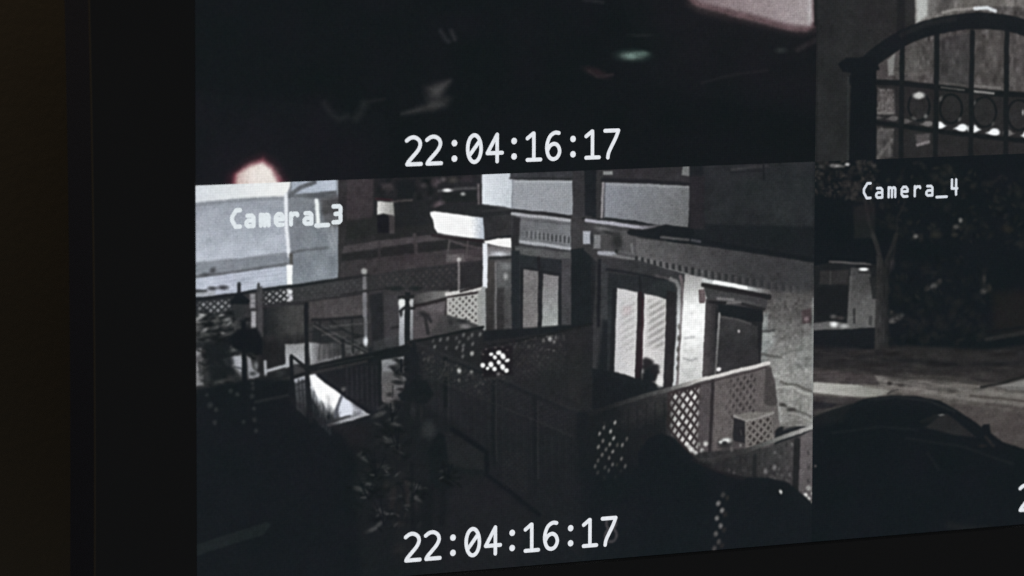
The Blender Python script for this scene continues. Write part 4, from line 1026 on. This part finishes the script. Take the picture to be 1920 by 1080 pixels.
    P([(1722, 790), (1750, 778), (1764, 776), (1744, 792), (1738, 796)], (34, 36, 37), 5, .8); D(1736, 793, 6, 4, (26, 29, 31), .6)
    D(1765, 778, 5, 2, (104, 108, 108), .8)
    L([(1848, 820), (1862, 835)], 6, (48, 46, 46), 6, .7); D(1842, 836, 7, 3, (38, 37, 37), .9, .8)
    L([(1630, 750), (1680, 745), (1740, 751), (1790, 772)], 3, (44, 47, 49), 6, .6); L([(1560, 812), (1650, 800), (1720, 806)], 3, (36, 40, 42), 8, .6); L([(1700, 822), (1800, 836), (1900, 870)], 3, (38, 41, 43), 9, .6); L([(1740, 850), (1760, 880)], 4, (36, 39, 41), 9, .6)
    D(1529, 874, 2.2, 2.2, (92, 90, 92), .8)
    L([(1780, 985), (1830, 994), (1860, 993)], 12, (34, 37, 38), 16, .8); D(1818, 999, 9, 1.8, (92, 92, 92), .8)
    D(2150, 900, 60, 8, (60, 58, 56), .9, .6)
    return F.finish(3.6, 104)
#PAINT_END

def make_image(name, arr):
    im = bpy.data.images.new(name, TW, TH, alpha=False, float_buffer=False)
    im.colorspace_settings.name = 'sRGB'
    px = np.ones((TH, TW, 4), np.float32)
    px[..., :3] = arr[::-1] / 255.0
    im.pixels.foreach_set(px.ravel())
    im.update()
    im.pack()
    return im

# ---------------------------------------------------------------- materials
def nodes_of(m):
    m.use_nodes = True
    m.node_tree.nodes.clear()
    return m.node_tree.nodes, m.node_tree.links

def plastic(name, c, rough, bump=0.0, scale=900.0, var=0.15):
    m = bpy.data.materials.new(name)
    n, l = nodes_of(m)
    out = n.new('ShaderNodeOutputMaterial'); b = n.new('ShaderNodeBsdfPrincipled')
    tc = n.new('ShaderNodeTexCoord')
    no = n.new('ShaderNodeTexNoise'); no.inputs['Scale'].default_value = scale * .02; no.inputs['Detail'].default_value = 6
    rp = n.new('ShaderNodeMix'); rp.data_type = 'RGBA'
    rp.inputs[6].default_value = (*[x * (1 - var) for x in c], 1); rp.inputs[7].default_value = (*[x * (1 + var) for x in c], 1)
    l.new(tc.outputs['Object'], no.inputs['Vector']); l.new(no.outputs['Fac'], rp.inputs[0]); l.new(rp.outputs[2], b.inputs['Base Color'])
    b.inputs['Roughness'].default_value = rough
    if bump:
        n2 = n.new('ShaderNodeTexNoise'); n2.inputs['Scale'].default_value = scale
        bp = n.new('ShaderNodeBump'); bp.inputs['Strength'].default_value = bump; bp.inputs['Distance'].default_value = 0.0004
        l.new(tc.outputs['Object'], n2.inputs['Vector']); l.new(n2.outputs['Fac'], bp.inputs['Height']); l.new(bp.outputs['Normal'], b.inputs['Normal'])
    l.new(b.outputs[0], out.inputs['Surface'])
    return m

GRID_U, GRID_V = 297.0, 167.0            # visible panel dots across one feed
def grid_nodes(n, l, uv, amount):
    """faint dot raster of the panel: 1 - amount * (gaps)"""
    sep = n.new('ShaderNodeSeparateXYZ'); l.new(uv, sep.inputs[0])
    outs = []
    for k, f in (('X', GRID_U), ('Y', GRID_V)):
        a = n.new('ShaderNodeMath'); a.operation = 'MULTIPLY'; a.inputs[1].default_value = f * 2 * math.pi; l.new(sep.outputs[k], a.inputs[0])
        s = n.new('ShaderNodeMath'); s.operation = 'SINE'; l.new(a.outputs[0], s.inputs[0])
        q = n.new('ShaderNodeMath'); q.operation = 'MULTIPLY_ADD'; q.inputs[1].default_value = amount; q.inputs[2].default_value = 1.0; l.new(s.outputs[0], q.inputs[0])
        outs.append(q.outputs[0])
    m = n.new('ShaderNodeMath'); m.operation = 'MULTIPLY'; l.new(outs[0], m.inputs[0]); l.new(outs[1], m.inputs[1])
    return m.outputs[0]

def feed_material(name, im):
    m = bpy.data.materials.new(name)
    n, l = nodes_of(m)
    out = n.new('ShaderNodeOutputMaterial'); e = n.new('ShaderNodeEmission')
    uv = n.new('ShaderNodeUVMap'); t = n.new('ShaderNodeTexImage'); t.image = im; t.interpolation = 'Linear'; t.extension = 'EXTEND'
    l.new(uv.outputs[0], t.inputs[0]); l.new(t.outputs['Color'], e.inputs['Color'])
    l.new(grid_nodes(n, l, uv.outputs[0], 0.035), e.inputs['Strength'])
    l.new(e.outputs[0], out.inputs['Surface'])
    return m

def glyph_material(name, c):
    m = bpy.data.materials.new(name)
    n, l = nodes_of(m)
    out = n.new('ShaderNodeOutputMaterial'); e = n.new('ShaderNodeEmission')
    lin_ = [((x / 255 + .055) / 1.055) ** 2.4 for x in c]
    tc = n.new('ShaderNodeTexCoord'); no = n.new('ShaderNodeTexNoise'); no.inputs['Scale'].default_value = 900
    mp = n.new('ShaderNodeMapRange'); mp.inputs['To Min'].default_value = .76; mp.inputs['To Max'].default_value = 1.14
    l.new(tc.outputs['Object'], no.inputs['Vector']); l.new(no.outputs['Fac'], mp.inputs['Value']); l.new(mp.outputs[0], e.inputs['Strength'])
    e.inputs['Color'].default_value = (*lin_, 1)
    l.new(e.outputs[0], out.inputs['Surface'])
    return m

M_BEZEL = plastic('black_plastic', (0.022, 0.022, 0.022), 0.55, 0.25)
M_SIDE = plastic('black_side_plastic', (0.042, 0.046, 0.064), 0.5, 0.2)
M_EDGE_HIGHLIGHT = plastic('painted_edge_highlight', (0.085, 0.066, 0.040), 0.5)  # lighter brown stands in for the lamp's highlight on the frame edge
M_PANEL = plastic('panel_backing', (0.02, 0.02, 0.02), 0.6)
M_WALL = plastic('brown_wall_paint', (0.082, 0.068, 0.044), 0.85, 0.4, 260.0, 0.22)
M_BRACKET = plastic('bracket_steel', (0.05, 0.05, 0.05), 0.5)

# ---------------------------------------------------------------- mesh helpers (u, y, v in feed widths)
def W(u, y, v): return (u * S, y * S, v * S + Z0)
def mesh_obj(name, verts, faces, mat, parent=None, uvs=None, smooth_faces=False):
    me = bpy.data.meshes.new(name)
    me.from_pydata(verts, [], faces)
    if uvs:
        lay = me.uv_layers.new(name='UVMap')
        for p in me.polygons:
            for li, vi in zip(p.loop_indices, p.vertices): lay.data[li].uv = uvs[vi]
    me.materials.append(mat)
    me.update()
    o = bpy.data.objects.new(name, me)
    col.objects.link(o)
    if parent is not None: o.parent = parent
    if smooth_faces:
        for p in me.polygons: p.use_smooth = True
    return o
def fix_normals(o):
    bm = bmesh.new(); bm.from_mesh(o.data)
    bmesh.ops.recalc_face_normals(bm, faces=bm.faces)
    bm.to_mesh(o.data); bm.free()

# ---------------------------------------------------------------- wall behind
wall = mesh_obj('wall', [(-1.6, 0.12, 0.2), (1.8, 0.12, 0.2), (1.8, 0.12, 2.4), (-1.6, 0.12, 2.4),
                         (-1.6, 0.22, 0.2), (1.8, 0.22, 0.2), (1.8, 0.22, 2.4), (-1.6, 0.22, 2.4)],
                [(0, 1, 2, 3), (7, 6, 5, 4), (0, 4, 5, 1), (1, 5, 6, 2), (2, 6, 7, 3), (3, 7, 4, 0)], M_WALL)
fix_normals(wall)
wall['kind'] = 'structure'

# ---------------------------------------------------------------- monitor
monitor = bpy.data.objects.new('security_monitor', None)
col.objects.link(monitor)
monitor.empty_display_size = 0.05
monitor['label'] = 'black framed security monitor tiled with four grainy night camera feeds'
monitor['category'] = 'monitor'

UL, UR, VB, VT = -0.1625, 2.1625, -FH - 0.115, FH + 0.115      # outer edge of the frame
FY = -0.006                                                   # front of the frame, proud of the screen
BK = 0.085                                                    # back of the frame
def bow(v):                                                   # sides are very slightly waisted
    t = (v + 0.25) / 0.62
    return 0.0075 * (1 - t * t)
NB = 24
def outline(inset, y):
    """outer outline, counter-clockwise, with bowed sides and rounded corners"""
    pts = []
    r = 0.03
    for k in range(NB + 1):
        v = VB + r + (VT - VB - 2 * r) * k / NB
        pts.append((UR - inset - bow(v), v))
    for k in range(1, 6):
        a = math.pi / 2 * k / 6
        pts.append((UR - inset - bow(VT) - (r - r * math.cos(a)), VT - inset - r + r * math.sin(a)))
    pts.append((UR - r, VT - inset)); pts.append((UL + r, VT - inset))
    for k in range(1, 6):
        a = math.pi / 2 * k / 6
        pts.append((UL + inset + bow(VT) + (r - r * math.sin(a)), VT - inset - r + r * math.cos(a)))
    for k in range(NB + 1):
        v = VT - r - (VT - VB - 2 * r) * k / NB
        pts.append((UL + inset + bow(v), v))
    for k in range(1, 6):
        a = math.pi / 2 * k / 6
        pts.append((UL + inset + bow(VB) + (r - r * math.cos(a)), VB + inset + r - r * math.sin(a)))
    pts.append((UL + r, VB + inset)); pts.append((UR - r, VB + inset))
    for k in range(1, 6):
        a = math.pi / 2 * k / 6
        pts.append((UR - inset - bow(VB) - (r - r * math.sin(a)), VB + inset + r - r * math.cos(a)))
    return [W(u, y, v) for u, v in pts]

def loft(name, rings, mat, parent, cap_last=False):
    n = len(rings[0]); verts = [p for r in rings for p in r]; faces = []
    for a in range(len(rings) - 1):
        for k in range(n):
            k2 = (k + 1) % n
            faces.append((a * n + k, a * n + k2, (a + 1) * n + k2, (a + 1) * n + k))
    if cap_last: faces.append(tuple(range((len(rings) - 1) * n, len(rings) * n)))
    o = mesh_obj(name, verts, faces, mat, parent); fix_normals(o)
    return o
def inner_ring(inset, y):
    """inner opening sampled with the same point count as the outer outline"""
    ref = outline(0.0, 0.0)
    cu, cv = 1.0, 0.0; hw, hh = 1.0 + inset, FH + inset
    out = []
    for (x, _, z) in ref:
        u, v = x / S, (z - Z0) / S
        tu, tv = (u - cu) / (UR - cu), v / VT
        out.append(W(cu + max(-1, min(1, tu * 1.06)) * hw, y, max(-1, min(1, tv * 1.06)) * hh))
    return out
bezel = loft('bezel', [outline(0.0018, FY), inner_ring(0.0035, FY), inner_ring(0.0008, FY + 0.004), inner_ring(0.0, 0.004)], M_BEZEL, monitor)
bevel_highlight = loft('edge_bevel_highlight', [outline(0.0018, FY - 0.0001), outline(0.0006, FY + 0.0004), outline(0.0, FY + 0.0016)], M_EDGE_HIGHLIGHT, monitor)  # thin bevel strip, its edge highlight put into the colour
shell = loft('side_shell', [outline(0.0, FY + 0.0017), outline(0.0, BK - 0.01), outline(0.012, BK)], M_SIDE, monitor, True)
backing = mesh_obj('screen_backing', [W(-0.01, 0.006, -FH - .01), W(2.01, 0.006, -FH - .01), W(2.01, 0.006, FH + .01), W(-0.01, 0.006, FH + .01),
                                      W(-0.01, 0.03, -FH - .01), W(2.01, 0.03, -FH - .01), W(2.01, 0.03, FH + .01), W(-0.01, 0.03, FH + .01)],
                   [(0, 1, 2, 3), (7, 6, 5, 4), (0, 4, 5, 1), (1, 5, 6, 2), (2, 6, 7, 3), (3, 7, 4, 0)], M_PANEL, monitor)
fix_normals(backing)
bw = [W(0.75, BK + .0006, -0.2), W(1.25, BK + .0006, -0.2), W(1.25, BK + .0006, 0.2), W(0.75, BK + .0006, 0.2)]
bw += [(x, 0.1195, z) for (x, _, z) in bw]
bracket = mesh_obj('wall_bracket', bw, [(0, 1, 2, 3), (7, 6, 5, 4), (0, 4, 5, 1), (1, 5, 6, 2), (2, 6, 7, 3), (3, 7, 4, 0)], M_BRACKET, monitor)
fix_normals(bracket)

def panel(img, u0, v1, label):
    o = mesh_obj('video_panel', [W(u0, 0, v1 - FH), W(u0 + 1, 0, v1 - FH), W(u0 + 1, 0, v1), W(u0, 0, v1)], [(0, 1, 2, 3)],
                 feed_material('feed_' + img.name, img), monitor, [(0, 0), (1, 0), (1, 1), (0, 1)])
    o['label'] = label
    return o
p_alley = panel(make_image('alley', paint_alley()), 0, 0, 'grey night feed of a house with lattice fences')
p_garage = panel(make_image('garage', paint_garage()), 0, FH, 'almost black feed with a pinkish glow')
p_gate = panel(make_image('gate', paint_gate()), 1, FH, 'dim feed of an arched iron gate')
p_street = panel(make_image('street', paint_street()), 1, 0, 'dark street feed with a tree and a parked car')

# ---------------------------------------------------------------- lettering on the feeds
M_TIME = glyph_material('timestamp_white', (234, 238, 243))
M_CAP4 = glyph_material('caption_white', (222, 228, 236))
M_CAP3 = glyph_material('caption_soft_white', (229, 237, 241))
def stroke_mesh(name, text, u0, v0, h, adv, sw, mat, parent, label, alt4=False, y=-0.0006):
    """flat rounded strokes, one mesh per line of text; u0, v0 is the left end of the baseline"""
    verts = []; faces = []; lift = [0]
    def add(poly):
        b = len(verts); lift[0] += 1
        yy = y - 0.00001 * (lift[0] % 9)
        verts.extend(W(u, yy, v) for u, v in poly); faces.append(tuple(range(b, b + len(poly))))
    def disc(cu, cv, r, n=14):
        add([(cu + r * math.cos(2 * math.pi * k / n), cv + r * math.sin(2 * math.pi * k / n)) for k in range(n)])
    for i, ch in enumerate(text):
        o = u0 + adv * i
        strokes = GLYPH_LABEL4 if (ch == '4' and alt4) else GLYPH[ch]
        for st in strokes:
            if isinstance(st, str):
                cx, cy = eval(st[3:]); disc(o + cx * h, v0 + cy * h, h * .105); continue
            pts = [(o + a * h, v0 + b * h) for a, b in st]
            for (ax, ay), (bx, by) in zip(pts[:-1], pts[1:]):
                dx, dy = bx - ax, by - ay; q = math.hypot(dx, dy)
                if q < 1e-9: continue
                nx, ny = -dy / q * sw / 2, dx / q * sw / 2
                add([(ax - nx, ay - ny), (bx - nx, by - ny), (bx + nx, by + ny), (ax + nx, ay + ny)])
            for (ax, ay) in pts: disc(ax, ay, sw / 2, 12)
    ob = mesh_obj(name, verts, faces, mat, parent)
    fix = ob.data
    ob['label'] = label
    return ob

def place(x0, ybase, x1, h_px, n, glyph_w=.64):
    """text box from chart points: left/right ends of the baseline and cap height"""
    ua, va = uv_of(x0, ybase)
    ub, _ = uv_of(x1, ybase - .04 * (x1 - x0))
    _, vt = uv_of(x0, ybase - h_px)
    h = vt - va
    adv = (ub - ua - glyph_w * h) / (n - 1)
    return ua, va, h, adv
TIME = '22:04:16:17'
ua, va, h, adv = place(759, 312.5, 1162, 58.5, 11)
TU, TV, THH, TADV = ua, va, h, adv
stroke_mesh('timestamp', TIME, TU, TV, THH, TADV, THH * .128, M_TIME, p_garage, 'white time code on the black feed')
ub, vb = uv_of(757, 1055.5)
stroke_mesh('timestamp', TIME, ub, vb, THH, TADV, THH * .128, M_TIME, p_alley, 'white time code below the house')
uc, vc = uv_of(1909, 968.5)
stroke_mesh('timestamp', TIME, uc, vb, THH, TADV, THH * .128, M_TIME, p_street, 'white time code on the street feed')
stroke_mesh('timestamp', TIME, uv_of(1923, 262)[0], TV, THH, TADV, THH * .128, M_TIME, p_gate, 'white time code on the gate feed')
u4, v4 = uv_of(1616, 374)
stroke_mesh('camera_caption', 'Camera_4', u4, v4, 0.0252, 0.0222, 0.0252 * .155, M_CAP4, p_street, 'caption reading Camera_4', True)
u3, v3 = uv_of(431, 428)
stroke_mesh('camera_caption', 'Camera_3', u3, v3, 0.0262, 0.0222, 0.0262 * .235, M_CAP3, p_alley, 'caption reading Camera_3')
